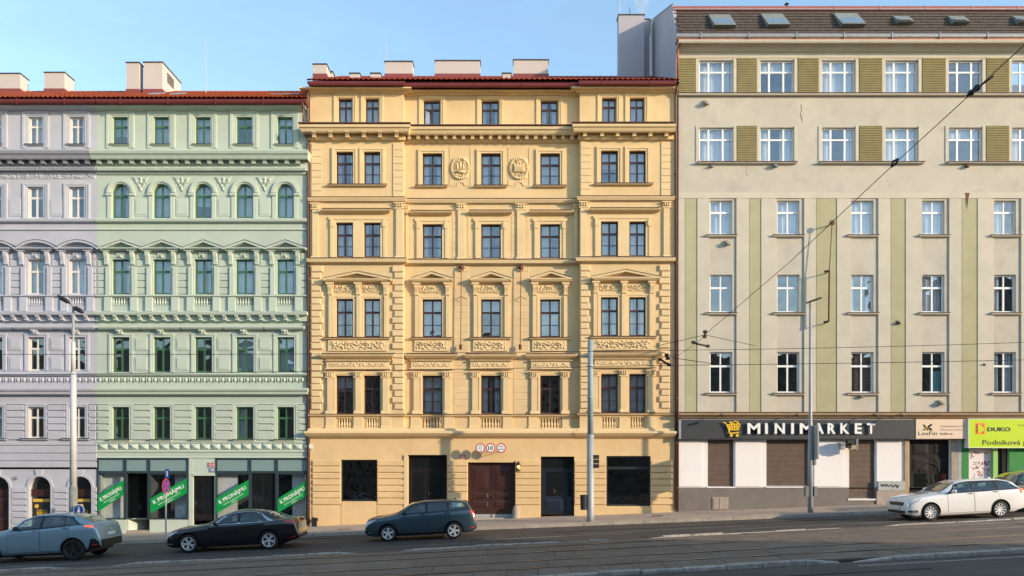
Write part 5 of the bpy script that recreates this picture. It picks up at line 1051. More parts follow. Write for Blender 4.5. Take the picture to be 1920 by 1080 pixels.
mb = MB(); c = Vector((x+.05, y-.1, zt)); mb.rings([[(c.x-.16, c.y-.3, c.z-.02), (c.x+.3, c.y-.3, c.z+.12), (c.x+.3, c.y+.3, c.z+.14), (c.x-.16, c.y+.3, c.z)], [(c.x-.16, c.y-.3, c.z+.04), (c.x+.26, c.y-.3, c.z+.18), (c.x+.26, c.y+.3, c.z+.2), (c.x-.16, c.y+.3, c.z+.06)]]); mb.build('lamp_head', 'wire', sl_)
mb = MB(); yb = y-.05; mb.box(x+.12, x+.17, y-.5, y+.5, fz(861, y), fz(797, y)); mb.box(x-.06, x+.12, y-.02, y+.02, fz(830, y), fz(829, y)); mb.build('edge_on_sign', 'pole grey', sl_); 
for q in ((x-.24, x-.11, 931, 912), (x+.12, x+.24, 930, 912), (x+.1, x+.2, 872, 861)): mb = MB(); mb.box(q[0], q[1], y-.13, y+.13, fz(q[2], y), fz(q[3], y)); mb.build('control_box', 'pole base', sl_)
l2 = empty('street_lamp', (fx(137.5, -3.3), -3.3, ground(137.5, -3.3)), 'tall white painted tram pole with a twin street lamp on top before the lilac house', 'street lamp'); x, y, z = l2.location
mb = MB(); z1, z2, z3 = fz(912, y), fz(698, y), fz(641, y); zt = fz(572, y); mb.lathe([(.175, 0), (.165, z1-z)], (x, y, z), 14); mb.build('pole_base', 'pole base', l2, smooth=True)
mb = MB(); mb.lathe([(.14, 0), (.12, z2-z1)], (x, y, z1), 14); mb.lathe([(.10, 0), (.085, z3-z2)], (x, y, z2), 12); mb.build('pole_shaft', 'pole light', l2, smooth=True); mb = MB(); mb.tube([(x, y, z3), (x, y, zt), (x-.15, y, zt+.1)], .05, 8); mb.tube([(x, y, zt-.1), (x+.2, y, zt-.25)], .04, 6); mb.build('lamp_arm', 'pole grey', l2)
for a, b in (((-.62, .38), (-.08, .06)), ((.05, -.1), (.5, -.34))):
    mb = MB(); pa, pb = Vector((x+a[0], y-.1, zt+a[1]-.0)), Vector((x+b[0], y-.1, zt+b[1])); mb.tube([pa, pa.lerp(pb, .3), pa.lerp(pb, .8), pb], [.04, .10, .09, .03], 8); mb.build('lamp_head', 'wire', l2)
for px, pyt, pyb, lab in ((311, 880, 1003, None),):
    y = PY+.35; e = empty('sign_post', (fx(px, y), y, ground(px, y)), 'thin grey post with a small blue plate over a no parking sign', 'sign post'); x, _, z = e.location
    mb = MB(); mb.lathe([(.035, 0), (.035, fz(882, y)-z)], (x, y, z), 8); mb.build('post', 'pole grey', e); mb = MB(); mb.box(x+.0, x+.16, y-.06, y-.045, fz(897, y), fz(879.5, y)); pl = mb.build('zone_plate', 'sign blue', e); mb = MB(); mb.box(x+.065, x+.095, y-.064, y-.06, fz(893, y), fz(883, y)); mb.build('plate_arrow', 'sign white', pl)
    # disc turned away from the camera
    c = Vector((0, 0, 0)); r = .31; yw = math.radians(84); mb = MB(); mb.lathe([(r, .01), (r, 0), (r*.86, -.004)], c, 24, axis='y'); m1 = mb.mesh('sign_rim', ['sign red'], (0, 0, 0)); mb = MB(); mb.lathe([(r*.84, -.005), (r*.84, -.01)], c, 24, axis='y')
    m2 = mb.mesh('sign_face', ['sign blue'], (0, 0, 0)); mb = MB()
    for s in (1, -1): mb.prism([(-.20, s*.16), (-.16, s*.20), (.20, -s*.16), (.16, -s*.20)], -.014, -.010)
    m3 = mb.mesh('red_cross', ['sign red'], (0, 0, 0))
    o1 = place('no_parking_disc', m1, (x+.06, y-.12, fz(911, y)), e); o1.rotation_euler = (0, 0, yw); o2 = place('sign_face', m2, (x+.06, y-.12, fz(911, y)), o1); o2.location = (0, 0, 0); o3 = place('red_cross', m3, (x+.06, y-.12, fz(911, y)), o1); o3.location = (0, 0, 0)
y = PY+.45; e = empty('traffic_sign', (fx(148, y), y, ground(148, y)), 'blue round footpath sign half hidden behind the steel blue car roof', 'traffic sign'); x, _, z = e.location; mb = MB(); mb.lathe([(.035, 0), (.035, fz(950, y)-z)], (x, y+.02, z), 8); mb.build('post', 'pole grey', e)
c = P(148, 956, y); mb = MB(); mb.lathe([(.23, 0), (.23, -.015)], c, 24, axis='y'); mb.build('sign_rim', 'sign white', e); mb = MB(); mb.lathe([(.205, -.016), (.205, -.02)], c, 24, axis='y'); mb.build('sign_face', 'sign blue', e); mb = MB(); mb.ball((c.x, c.y-.022, c.z+.10), (.03, .004, .03), 8, 5); mb.prism([(c.x-.07, c.z-.15), (c.x-.03, c.z+.05), (c.x+.03, c.z+.05), (c.x+.07, c.z-.15)], c.y-.025, c.y-.02); mb.build('walker_symbol', 'sign white', e)
y = -.35; e = empty('drain_shoe', (fx(590, y), y, ground(590, y)), 'small dark iron drain shoe at the foot of the downpipe between green and yellow houses', 'drain shoe'); x, _, z = e.location; mb = MB(); mb.box(x-.14, x-.02, y, y+.2, z, z+.42); mb.box(x-.04, x+.12, y-.02, y+.16, z+.26, z+.40); mb.box(x-.02, x+.08, y, y+.12, z, z+.28); mb.build('iron_shoe', 'wire', e)
# ------------------------------------------------------------ tram wires
def wire(name, pts, r, label, m='wire'):
    o = MB(); o.tube(pts, r, 5); q = o.build(name, m); return tag(q, label, 'overhead wire')
def sagw(a, b, n=10, s=.05): return [a.lerp(b, i/n)+Vector((0, 0, -s*4*(i/n)*(1-i/n))) for i in range(n+1)]
wire('contact_wire', sagw(P(-60, 664, -13.8), P(1240, 657, -11.6))+sagw(P(1240, 657, -11.6), P(2000, 639, -10.6))[1:], .009, 'upper thin black contact wire running level across all the facades')
wire('contact_wire', sagw(P(-60, 703, -18.2), P(1250, 685, -16), 10, .03)+sagw(P(1250, 685, -16), P(2000, 673, -15), 8, .02)[1:], .008, 'lower thin black contact wire crossing just above the first floor windows')
wire('span_wire', [P(1320, 629, -14), P(1480, 492, -17), P(1678, 306, -21), P(1825, 172, -24.5), P(1985, 25, -28)], .008, 'diagonal black span wire climbing to the upper right over the cream house')
wire('pull_off_wire', sagw(P(1226, 650, -12.2), P(1322, 628, -14), 4, 0)+[P(1322, 628, -14), P(1416, 648, -11.4)], .009, 'upper zigzag pull off wire left of the first cream house windows')
wire('pull_off_wire', [P(1242, 660, -15), P(1268, 672, -15), P(1338, 682, -15.4), P(1420, 640, -15.2)][0:3], .009, 'lower slanting pull off wire crossing the joint of yellow and cream houses')
wire('thin_stay_wire', [P(1240, 688, -15), P(1310, 640, -14), P(1322, 628, -14)], .006, 'short stay wire rising to the wire clamp before the cream house')
def clamp(pts, label, r=.03):
    o = MB()
    for a, b in zip(pts[:-1], pts[1:]): o.tube([P(*a), P(*b)], r, 6)
    for a in (pts[0], pts[-1]): q = P(*a); o.box(q.x-.05, q.x+.05, q.y-.04, q.y+.04, q.z-.04, q.z+.04)
    return tag(o.build('wire_clamp', 'wire'), label, 'wire clamp', 'clamps on the tram wires')
clamp([(1300, 642, -14), (1308, 645, -14), (1327, 649, -13)], 'black bent wire clamp just below the wire junction on the cream house'); clamp([(1322, 622, -14), (1321, 631, -14)], 'small black clamp at the lower end of the diagonal wire'); clamp([(1238, 674, -15), (1254, 684, -15)], 'black slanted wire clamp over the yellow house right edge'); clamp([(1250, 666, -15), (1252, 672, -15)], 'tiny black hanger above the slanted clamp on the yellow house')
o = MB(); 
for a, b in (((1671, 311), (1675, 302)), ((1675, 302), (1684, 298)), ((1684, 298), (1681, 307)), ((1681, 307), (1671, 313))): o.tube([P(*a, -21), P(*b, -21)], .022, 6)
tag(o.build('wire_turnbuckle', 'wire'), 'black open link in the middle of the diagonal span wire', 'turnbuckle')
o = MB(); a, b = P(1813, 180, -24.5), P(1838, 160, -24.5); o.tube([a, a.lerp(b, .3), a.lerp(b, .5), a.lerp(b, .8), b], [.015, .05, .035, .055, .015], 8); o.tube([P(1838, 161, -24.6), P(1862, 143, -25)], .015, 5); tag(o.build('wire_insulator', 'wire'), 'black bulging insulator near the top of the diagonal span wire', 'insulator')
# antennas and steam
for px, py0, py1, y, lab in ((386, 74, 176, 4, 'tall thin white roof antenna above the green house'), (723.5, 62, 118, 4.8, 'thin white rod standing by a chimney on the yellow house'), (1162, -10, 28, 5.4, 'thin rod on the tallest chimney'), (1181, 13, 28, 5.5, 'short dark rod on top of the tallest chimney')):
    o = MB(); a, b = P(px, py1, y), P(px, py0, y); a.z -= .3 if py1 > 30 else 0; o.tube([a, a.lerp(b, .35), b], [.018, .014, .008] if py1 > 30 else [.02, .02, .015], 6); tag(o.build('antenna', 'pole light' if px != 1181 else 'wire'), lab, 'antenna')
vm = bpy.data.materials.new('steam'); vm.use_nodes = True; n = vm.node_tree; n.nodes.remove(n.nodes['Principled BSDF']); pv = n.nodes.new('ShaderNodeVolumePrincipled'); pv.inputs['Color'].default_value = (.95, .95, .95, 1)
nz = n.nodes.new('ShaderNodeTexNoise'); nz.inputs['Scale'].default_value = 1.4; nz.inputs['Detail'].default_value = 4; geo = n.nodes.new('ShaderNodeNewGeometry'); rp = n.nodes.new('ShaderNodeMapRange'); rp.inputs['From Min'].default_value = .42; rp.inputs['From Max'].default_value = .7; rp.inputs['To Max'].default_value = 1.4
n.links.new(geo.outputs['Position'], nz.inputs['Vector']); n.links.new(nz.outputs['Fac'], rp.inputs['Value']); n.links.new(rp.outputs[0], pv.inputs['Density']); n.links.new(pv.outputs[0], n.nodes['Material Output'].inputs['Volume']); M['steam'] = vm
o = MB(); q = P(1206, 32, 7); o.tube([q, q+Vector((-.05, 0, .5)), q+Vector((-.1, .1, 1.2)), q+Vector((-.2, .2, 2.4))], [.2, .35, .5, .8], 12); st = o.build('steam_plume', 'steam', smooth=True); st['kind'] = 'stuff'
# ============================================================ CARS
def interp(keys, x):
    if x <= keys[0][0]: return keys[0][1]
    if x >= keys[-1][0]: return keys[-1][1]
    for i in range(len(keys)-1):
        if keys[i][0] <= x <= keys[i+1][0]: break
    x0, y0 = keys[i]; x1, y1 = keys[i+1]; h = x1-x0
    def sl(j):
        if j <= 0 or j >= len(keys)-1:
            a, b = (keys[0], keys[1]) if j <= 0 else (keys[-2], keys[-1]); return (b[1]-a[1])/(b[0]-a[0])
        a, b, c = keys[j-1], keys[j], keys[j+1]; s1, s2 = (b[1]-a[1])/(b[0]-a[0]), (c[1]-b[1])/(c[0]-b[0])
        if s1*s2 <= 0: return 0
        return 2*s1*s2/(s1+s2)
    m0, m1 = sl(i), sl(i+1); t = (x-x0)/h
    return (2*t**3-3*t**2+1)*y0+(t**3-2*t**2+t)*h*m0+(-2*t**3+3*t**2)*y1+(t**3-t**2)*h*m1
class Car:
    def __init__(s, D): s.D = D; s.L = D['L']
    def section(s, x):
        D = s.D; zt = interp(D['top'], x); zb = min(interp(D['belt'], x), zt-.03); zl = interp(D['bot'], x); w_ = interp(D['plan'], x); rw = min(interp(D['roofw'], x), w_*.9)
        zb = max(zb, zl+.1); g = zt-zb; e = min(.06, g*.35); h = zb-zl
        P_ = [(0, zl), (.72*w_, zl), (.9*w_, zl+.02), (.965*w_, zl+.09*min(1, h/.5)), (.992*w_, zl+.30*h), (w_, zl+.55*h), (.992*w_, zl+.78*h), (.965*w_, zb-.02), (.935*w_, zb+min(.02, g*.2))]
        a = P_[-1]; b = (rw, zt-e)
        for t in (.33, .66, 1): q = math.sin(t*math.pi)*.018*min(1, g/.3); P_.append((a[0]+(b[0]-a[0])*t+q, a[1]+(b[1]-a[1])*t))
        P_ += [(rw-.05, zt-e*.35), (rw*.6, zt+.004), (0, zt+.014)]
        return P_
    def S(s, x, k, side=-1):
        P_ = s.section(x); k = max(0, min(len(P_)-1.0001, k)); i = int(k); t = k-i; a, b = P_[i], P_[i+1]; return Vector((x, side*(a[0]+(b[0]-a[0])*t), a[1]+(b[1]-a[1])*t))
    def nrm(s, x, k, side=-1):
        e = .02; dx = s.S(min(s.L, x+e), k, side)-s.S(max(0, x-e), k, side); dk = s.S(x, min(14, k+.1), side)-s.S(x, max(0, k-.1), side); n = dx.cross(dk)
        n.normalize(); c = Vector((s.L/2, 0, .6)); 
        if n.dot(s.S(x, k, side)-c) < 0: n = -n
        return n
    def patch(s, xa, xb, k0, k1, off, nx=8, nk=5, side=-1, mb=None):
        """xa, xb: numbers or functions of t (0 bottom..1 top)"""
        mb = mb or MB(); b = len(mb.v); fa = xa if callable(xa) else (lambda t: xa); fb = xb if callable(xb) else (lambda t: xb)
        fk0 = k0 if callable(k0) else (lambda u: k0); fk1 = k1 if callable(k1) else (lambda u: k1)
        for j in range(nk+1):
            t = j/nk
            for i in range(nx+1):
                u = i/nx; k = fk0(u)+(fk1(u)-fk0(u))*t; x = max(0.0, min(s.L, fa(t)+(fb(t)-fa(t))*u)); mb.v.append(tuple(s.S(x, k, side)+s.nrm(x, k, side)*off))
        for j in range(nk):
            for i in range(nx):
                a = b+j*(nx+1)+i; q = [a, a+1, a+nx+2, a+nx+1]; v = [Vector(mb.v[m]) for m in q]; n_ = (v[2]-v[0]).cross(v[3]-v[1])
                if n_.dot((v[0]+v[2])/2-Vector((min(max((v[0].x+v[2].x)/2, 1.2), s.L-1.2), 0, .75))) < 0: q.reverse()
                mb.face(q)
        return mb
def make_car(D, label, cat, group):
    car = Car(D); L_ = D['L']; root = bpy.data.objects.new(D.get('name', 'car'), None); C.objects.link(root); W[root.name] = Vector((0, 0, 0)); tag(root, label, cat, group); paint = D['paint']
    fxw, rxw, wr, hw = D['foh'], D['foh']+D['wb'], D['wr'], max(k[1] for k in D['plan'])
    xs = sorted(set([0, .015, .04, .08, L_-.08, L_-.04, L_-.015, L_]+[.12+(L_-.24)*i/100 for i in range(101)]+[D['ws'][0], D['ws'][1], D['rw'][0], D['rw'][1]])); mb = MB(); rs = []
    for x in xs:
        P_ = car.section(x); ring = [(x, -y, z) for y, z in P_]+[(x, y, z) for y, z in P_[-2:0:-1]]; rs.append(ring)
    mb.rings(rs); body = mb.build('body', [paint, 'black plastic'], root, origin=(0, 0, 0), smooth=True)
    # wheel arches cut out of the body
    cut = MB()
    for xw in (fxw, rxw):
        for sd in (-1, 1): cut.lathe([(wr+.055, -.32), (wr+.055, .5)] if sd > 0 else [(wr+.055, -.5), (wr+.055, .32)], (xw, sd*(hw-.02), wr+.01), 28, axis='y', mi=1)
    co = cut.build('cutter', [paint, 'black plastic'], None, origin=(0, 0, 0)); co.data.polygons.foreach_set('material_index', [1]*len(co.data.polygons))
    md = body.modifiers.new('b', 'BOOLEAN'); md.object = co; md.operation = 'DIFFERENCE'; md.solver = 'EXACT'; bpy.context.view_layer.update()
    me = bpy.data.meshes.new_from_object(body.evaluated_get(bpy.context.evaluated_depsgraph_get())); body.modifiers.clear(); body.data = me; bpy.data.objects.remove(co); body.location = (0, 0, 0)
    # open the greenhouse: faces behind the glass are removed so the windows are see-through
    bm = bmesh.new(); bm.from_mesh(me); kill = []
    a0, b0, a1, b1 = D['dlo']
    for f_ in bm.faces:
        c = f_.calc_center_median(); P_ = car.section(c.x); zlo, zhi = P_[8][1], P_[11][1]; rw_ = P_[11][0]
        if zhi-zlo > .03 and zlo < c.z < zhi and abs(c.y) > rw_-.03:
            t = (c.z-zlo)/(zhi-zlo)
            for (p0, q0, p1, q1) in D['glass']:
                if p0+(p1-p0)*t-.012 < c.x < q0+(q1-q0)*t+.012: kill.append(f_); break
        elif c.z > P_[12][1]-.005 and abs(c.y) < P_[12][0] and (D['ws'][0] < c.x < D['ws'][1] or D['rw'][0] < c.x < D['rw'][1]): kill.append(f_)
    bmesh.ops.delete(bm, geom=kill, context='FACES'); bm.to_mesh(me); bm.free()
    me.polygons.foreach_set('use_smooth', [True]*len(me.polygons))
    try: me.set_sharp_from_angle(angle=math.radians(38))
    except Exception: pass
    B = lambda mb, n, m, par=root, sm=True: mb.build(n, m, par, smooth=sm, normals=False)
    G = D['glass']  # side glass pieces: list of (xa0, xb0, xa1, xb1) bottom/top
    for sd in (-1, 1):
        mb = MB(); a0, b0, a1, b1 = D['dlo']
        for ka, kb in (((7.97, 8.38), (10.72, 11.1)) if not D.get('chrome') else ((7.97, 8.13), (10.93, 11.1))): car.patch(lambda t: a0+(a1-a0)*(ka-8)/3-.03, lambda t: b0+(b1-b0)*(ka-8)/3+.03, ka, kb, .004, 40, 2, sd, mb)
        ed = [(a0-.03, a1-.03)]+[v for g in G for v in ((g[0], g[2]), (g[1], g[3]))]+[(b0+.03, b1+.03)]
        for (l0, l1), (r0, r1) in zip(ed[::2], ed[1::2]): car.patch(lambda t: l0+(l1-l0)*t, lambda t: r0+(r1-r0)*t, 8.0, 11.05, .0045, 5, 6, sd, mb)
        B(mb, 'window_surround', 'black plastic' if not D.get('chrome') else 'chrome')
        if D.get('chrome'):
            mb = MB()
            for ka, kb in ((8.11, 8.38), (10.72, 10.95)): car.patch(lambda t: a0+(a1-a0)*(ka-8)/3+.03, lambda t: b0+(b1-b0)*(ka-8)/3-.04, ka, kb, .0035, 40, 2, sd, mb)
            for (l0, l1), (r0, r1) in zip(ed[2:-2:2], ed[3:-1:2]): car.patch(lambda t: l0+(l1-l0)*t, lambda t: r0+(r1-r0)*t, 8.3, 10.8, .007, 4, 6, sd, mb)
            B(mb, 'window_pillar', 'black plastic')
        for gi, (p0, q0, p1, q1) in enumerate(G): mb = car.patch(lambda t: p0+(p1-p0)*t, lambda t: q0+(q1-q0)*t, 8.3, 10.8, .003, 12, 5, sd); B(mb, 'side_window', 'car glass' if gi == 0 or not D.get('privacy') else 'privacy glass')
        # doors
        for (p, q) in D['doors']:
            kf = lambda u: 3.0; lim = lambda t, q, off: min(q, (lambda z: rxw-math.sqrt(max(0, (wr+.075)**2-(z-wr)**2)) if z < 2*wr+.07 else 9)(car.S(rxw-.5, 3+4.9*t, sd).z))-off; mb = car.patch(p, lambda t, q=q: lim(t, q, 0), 3.0, 7.9, .0025, 10, 16, sd); B(mb, 'door_gap', 'black plastic')
            ea = lambda t, p=p: p+.008; mb = car.patch(p+.008, lambda t, q=q: lim(t, q, .008), 3.06, 7.86, .005, 14, 16, sd); d = B(mb, 'door', paint)
            v = car.S(q-.14, 7.0, sd); mb = MB(); mb.rings([[(v.x-.09, v.y+sd*.005, v.z-.018), (v.x+.09, v.y+sd*.005, v.z-.018), (v.x+.09, v.y+sd*.005, v.z+.018), (v.x-.09, v.y+sd*.005, v.z+.018)], [(v.x-.08, v.y+sd*.035, v.z-.012), (v.x+.08, v.y+sd*.035, v.z-.012), (v.x+.08, v.y+sd*.035, v.z+.012), (v.x-.08, v.y+sd*.035, v.z+.012)]]); B(mb, 'handle', D.get('hm', paint), d, False)
        # mirror
        mx_ = D['mirror']; v = car.S(mx_, 8.4, sd); mb = MB(); mb.ball((v.x, v.y+sd*.13, v.z+.06), (.075, .12, .075), 10, 6); mb.tube([(v.x, v.y, v.z+.0), (v.x, v.y+sd*.1, v.z+.03)], .03, 6); B(mb, 'wing_mirror', D.get('mirm', paint))
        # lights
        h = D['head']; mb = car.patch(lambda t: h[0], lambda t: h[1]-(h[1]-h[0])*.25*(1-t), lambda u: h[2]+(h[3]-h[2])*.5*u, h[3], .006, 10, 4, sd); hl = B(mb, 'headlight', 'headlight'); mb = car.patch(lambda t: h[0]+.03, lambda t: h[1]-.12, lambda u: h[2]+.3+(h[3]-h[2])*.5*u, h[3]-.15, .009, 8, 3, sd); B(mb, 'lens', 'alloy', hl)
        t_ = D['tail']; mb = car.patch(lambda t: t_[0]+(t_[1]-t_[0])*.0, lambda t: t_[1], lambda u: t_[2]+(t_[3]-t_[2])*.25*(1-u), t_[3], .007, 10, 4, sd); tl = B(mb, 'tail_light', D.get('tlm', 'tail light'))
        mb = car.patch(L_-.22, L_-.05, 3.2, 3.45, .008, 6, 2, sd); B(mb, 'reflector', 'tail light'); mb = car.patch(L_-.5, L_, 1.6, 2.6, .006, 8, 3, sd); B(mb, 'rear_bumper_trim', 'black plastic')
        mb = car.patch(fxw+wr+.06, rxw-wr-.06, 2.0, 3.2, .005, 10, 3, sd); B(mb, 'sill_trim', D.get('sillm', 'black plastic'))
        f = D.get('fog', (.02, .34, 3.3, 4.2)); mb = car.patch(f[0], f[1], lambda u: f[2]+.2*u, f[3], .006, 8, 3, sd); B(mb, 'bumper_grille', 'black plastic'); mb = car.patch(f[0]+.1, f[1]-.06, f[2]+.3, f[3]-.2, .010, 6, 2, sd); B(mb, 'fog_light', 'headlight')
        mb = car.patch(D['wfront'], D['wback'], 11.2, 11.9, .012, 16, 2, sd) if D.get('rails') else None
        if mb: B(mb, 'roof_rail', D['rails'])
        if D.get('rearblack'): r = D['rearblack']; mb = car.patch(lambda t: r[0]+.12*t, r[1], r[2], r[3], .006, 8, 4, sd); B(mb, 'bumper_insert', 'black plastic')
    # windscreen, rear window, bonnet gap, front and rear faces
    ws = D['ws']; mb = MB()
    for sd in (-1, 1): car.patch(ws[0], ws[1], lambda u: 11.6, 14, .006, 10, 6, sd, mb)
    B(mb, 'windscreen', 'car glass'); rw = D['rw']; mb = MB()
    for sd in (-1, 1): car.patch(rw[0], rw[1], 12.0, 14, .006, 10, 6, sd, mb)
    B(mb, 'rear_window', 'privacy glass'); mb = MB()
    for sd in (-1, 1): car.patch(.02, ws[0]-.02, 10.6, 10.72, .004, 14, 1, sd, mb)
    B(mb, 'bonnet_gap', 'black plastic'); zf = interp(D['top'], 0); zl = interp(D['bot'], 0)
    pw = D['plan'][0][1]; mb = MB(); mb.rings([[(-.0, -pw*.62, zf-.15), (-.0, pw*.62, zf-.15), (0, pw*.74, zf-.02), (0, -pw*.74, zf-.02)], [(-.016, -pw*.6, zf-.145), (-.016, pw*.6, zf-.145), (-.012, pw*.72, zf-.025), (-.012, -pw*.72, zf-.025)]]); gr = B(mb, 'grille', 'black plastic', sm=False)
    for k in range(9): mb = MB(); yy = -pw*.56+k*pw*.14; mb.box(-.022, -.014, yy-.006, yy+.006, zf-.135, zf-.035); B(mb, 'grille_bar', 'chrome', gr, False)
    mb = MB(); mb.lathe([(.04, 0), (.035, -.012)], (-.012, 0, zf-.005), 14, axis='x'); B(mb, 'emblem', 'chrome', sm=False)
    mb = MB(); mb.box(-.035, -.0, -pw*.8, pw*.8, zl+.02, zl+.13); B(mb, 'lower_grille', 'black plastic', sm=False)
    mb = MB(); mb.box(-.045, -.02, -.26, .26, zf-.27, zf-.17); B(mb, 'number_plate', 'plate white', sm=False)
    zr = D['rplate']; xr = L_; mb = MB(); mb.box(xr-.0, xr+.015, -.26, .26, zr, zr+.11); B(mb, 'number_plate', 'plate white', sm=False); pr = D['plan'][-1][1]; zlb = interp(D['bot'], L_)
    mb = MB(); mb.box(xr-.10, xr+.012, -pr*.9, pr*.9, zlb+.0, zlb+D.get('rbh', .12)); B(mb, 'rear_bumper_trim', 'black plastic', sm=False)
    mb = MB(); zt_ = D['rplate']+.2; mb.box(xr-.0, xr+.006, -.09, .09, zt_, zt_+.035); B(mb, 'emblem', 'chrome', sm=False)
    mb = MB(); v = interp(D['top'], D['wback']-.35); mb.prism([(D['wback']-.45, v), (D['wback']-.28, v+.06), (D['wback']-.25, v-.01)], -.02, .02); B(mb, 'roof_antenna', paint, sm=False)
    # cabin: floor, dashboard, seats with headrests, steering wheel
    cx = D['mirror']; fl = .30+(D['wr']-.31)*2; mb = MB(); mb.box(D['foh']+.45, L_-.35, -hw+.13, hw-.13, .26, fl+.06); B(mb, 'cabin_floor', 'black plastic', sm=False)
    mb = MB(); zb_ = interp(D['belt'], cx)-.04; mb.rings([[(cx-.45, -hw+.12, fl), (cx-.45, hw-.12, fl), (cx-.45, hw-.12, zb_-.06), (cx-.45, -hw+.12, zb_-.06)], [(cx-.02, -hw+.12, fl), (cx-.02, hw-.12, fl), (cx-.02, hw-.12, zb_-.03), (cx-.02, -hw+.12, zb_-.03)]]); B(mb, 'dashboard', 'black plastic', sm=False)
    sh = interp(D['top'], cx+1)-.16
    for sx in (cx+.62, cx+1.45):
        for sy in (-.37, .37):
            mb = MB(); rs = []
            for t, hwid, th in ((0, .22, .12), (.25, .25, .13), (.7, .24, .11), (1, .17, .08)): x_ = sx+.22*t; z_ = fl+.12+(sh-.20-fl-.12)*t; rs.append([(x_-th/2, sy-hwid, z_), (x_+th/2, sy-hwid*.9, z_), (x_+th/2, sy+hwid*.9, z_), (x_-th/2, sy+hwid, z_)])
            mb.rings(rs); mb.box(sx-.42, sx+.06, sy-.24, sy+.24, fl+.06, fl+.2); se = B(mb, 'seat', D.get('seatm', 'cloth grey')); mb = MB(); mb.ball((sx+.25, sy, sh-.08), (.05, .12, .085), 10, 6); B(mb, 'headrest', D.get('seatm', 'cloth grey'), se)
    mb = MB(); c_ = Vector((cx+.16, -.37, zb_-.02))
    pts = [c_+Vector((math.sin(a)*.17*.35, math.cos(a)*.17, math.sin(a)*.17)) for a in [math.pi*2*k/16 for k in range(17)]]; mb.tube(pts, .014, 6); B(mb, 'steering_wheel', 'black plastic')
    # underbody
    mb = MB(); mb.box(.3, L_-.75, -hw*.7, hw*.7, .19, .34); mb.box(fxw-wr-.02, fxw+wr+.02, -hw+.28, hw-.28, .25, .7); mb.box(rxw-wr-.02, rxw+wr+.02, -hw+.28, hw-.28, .25, .7); B(mb, 'underbody', 'black plastic', sm=False)
    # wheels
    tw = .215
    def wheel():
        mb = MB(); R_ = wr; ri = D['rim']; mb.lathe([(ri, -tw/2+.01), (ri+.02, -tw/2), (R_-.03, -tw/2), (R_, -tw/2+.04), (R_, tw/2-.04), (R_-.03, tw/2), (ri+.02, tw/2), (ri, tw/2-.01)], (0, 0, 0), 36, axis='y', cap=False); tm = mb.mesh('tyre', ['tyre'], (0, 0, 0), True)
        mb = MB(); mb.lathe([(ri, -.08), (ri-.015, -tw/2+.005), (ri-.03, -tw/2+.02), (ri-.035, .05)], (0, 0, 0), 36, axis='y', cap=False); mb.lathe([(.055, -tw/2+.035), (.06, 0)], (0, 0, 0), 12, axis='y')
        n = D['spokes']
        for k in range(n):
            for dl in ((-.2, .2) if D.get('twin') else (0,)):
                a = 2*math.pi*k/n+dl*.2; b = 2*math.pi*k/n+dl; wd = D['sw']; u = (math.cos(a), math.sin(a)); v = (math.cos(b), math.sin(b)); pa, pb = (u[0]*.04, u[1]*.04), (v[0]*(ri-.02), v[1]*(ri-.02)); nx_, nz_ = -v[1]*wd, v[0]*wd
                mb.rings([[(pa[0]-nx_, -tw/2+.03, pa[1]-nz_), (pa[0]+nx_, -tw/2+.03, pa[1]+nz_), (pa[0]+nx_, -tw/2+.06, pa[1]+nz_), (pa[0]-nx_, -tw/2+.06, pa[1]-nz_)], [(pb[0]-nx_*1.25, -tw/2+.015, pb[1]-nz_*1.25), (pb[0]+nx_*1.25, -tw/2+.015, pb[1]+nz_*1.25), (pb[0]+nx_*1.25, -tw/2+.05, pb[1]+nz_*1.25), (pb[0]-nx_*1.25, -tw/2+.05, pb[1]-nz_*1.25)]])
        rm = mb.mesh('rim', [D['rimm']], (0, 0, 0)); mb = MB(); mb.lathe([(ri-.03, 0), (ri-.03, .02)], (0, -.02, 0), 24, axis='y'); dm = mb.mesh('brake_disc', ['rail rust'], (0, 0, 0)); return tm, rm, dm
    tm, rm, dm = wheel()
    for xw in (fxw, rxw):
        for sd in (-1, 1):
            o = place('wheel', tm, (xw, sd*(hw-tw/2-.015), wr), root); a = R.uniform(0, 1)
            for n_, me_ in (('rim', rm), ('brake_disc', dm)): q = place(n_, me_, W[o.name], o); q.rotation_euler = (0, a, math.pi if sd > 0 else 0) if n_ == 'rim' else (0, 0, 0)
    return root, car
mat('car tint', (.055, .080, .088), .04, coat=1, spec=.8)
def base(**k): d = dict(rails=None, rdcut=.5); d.update(k); return d
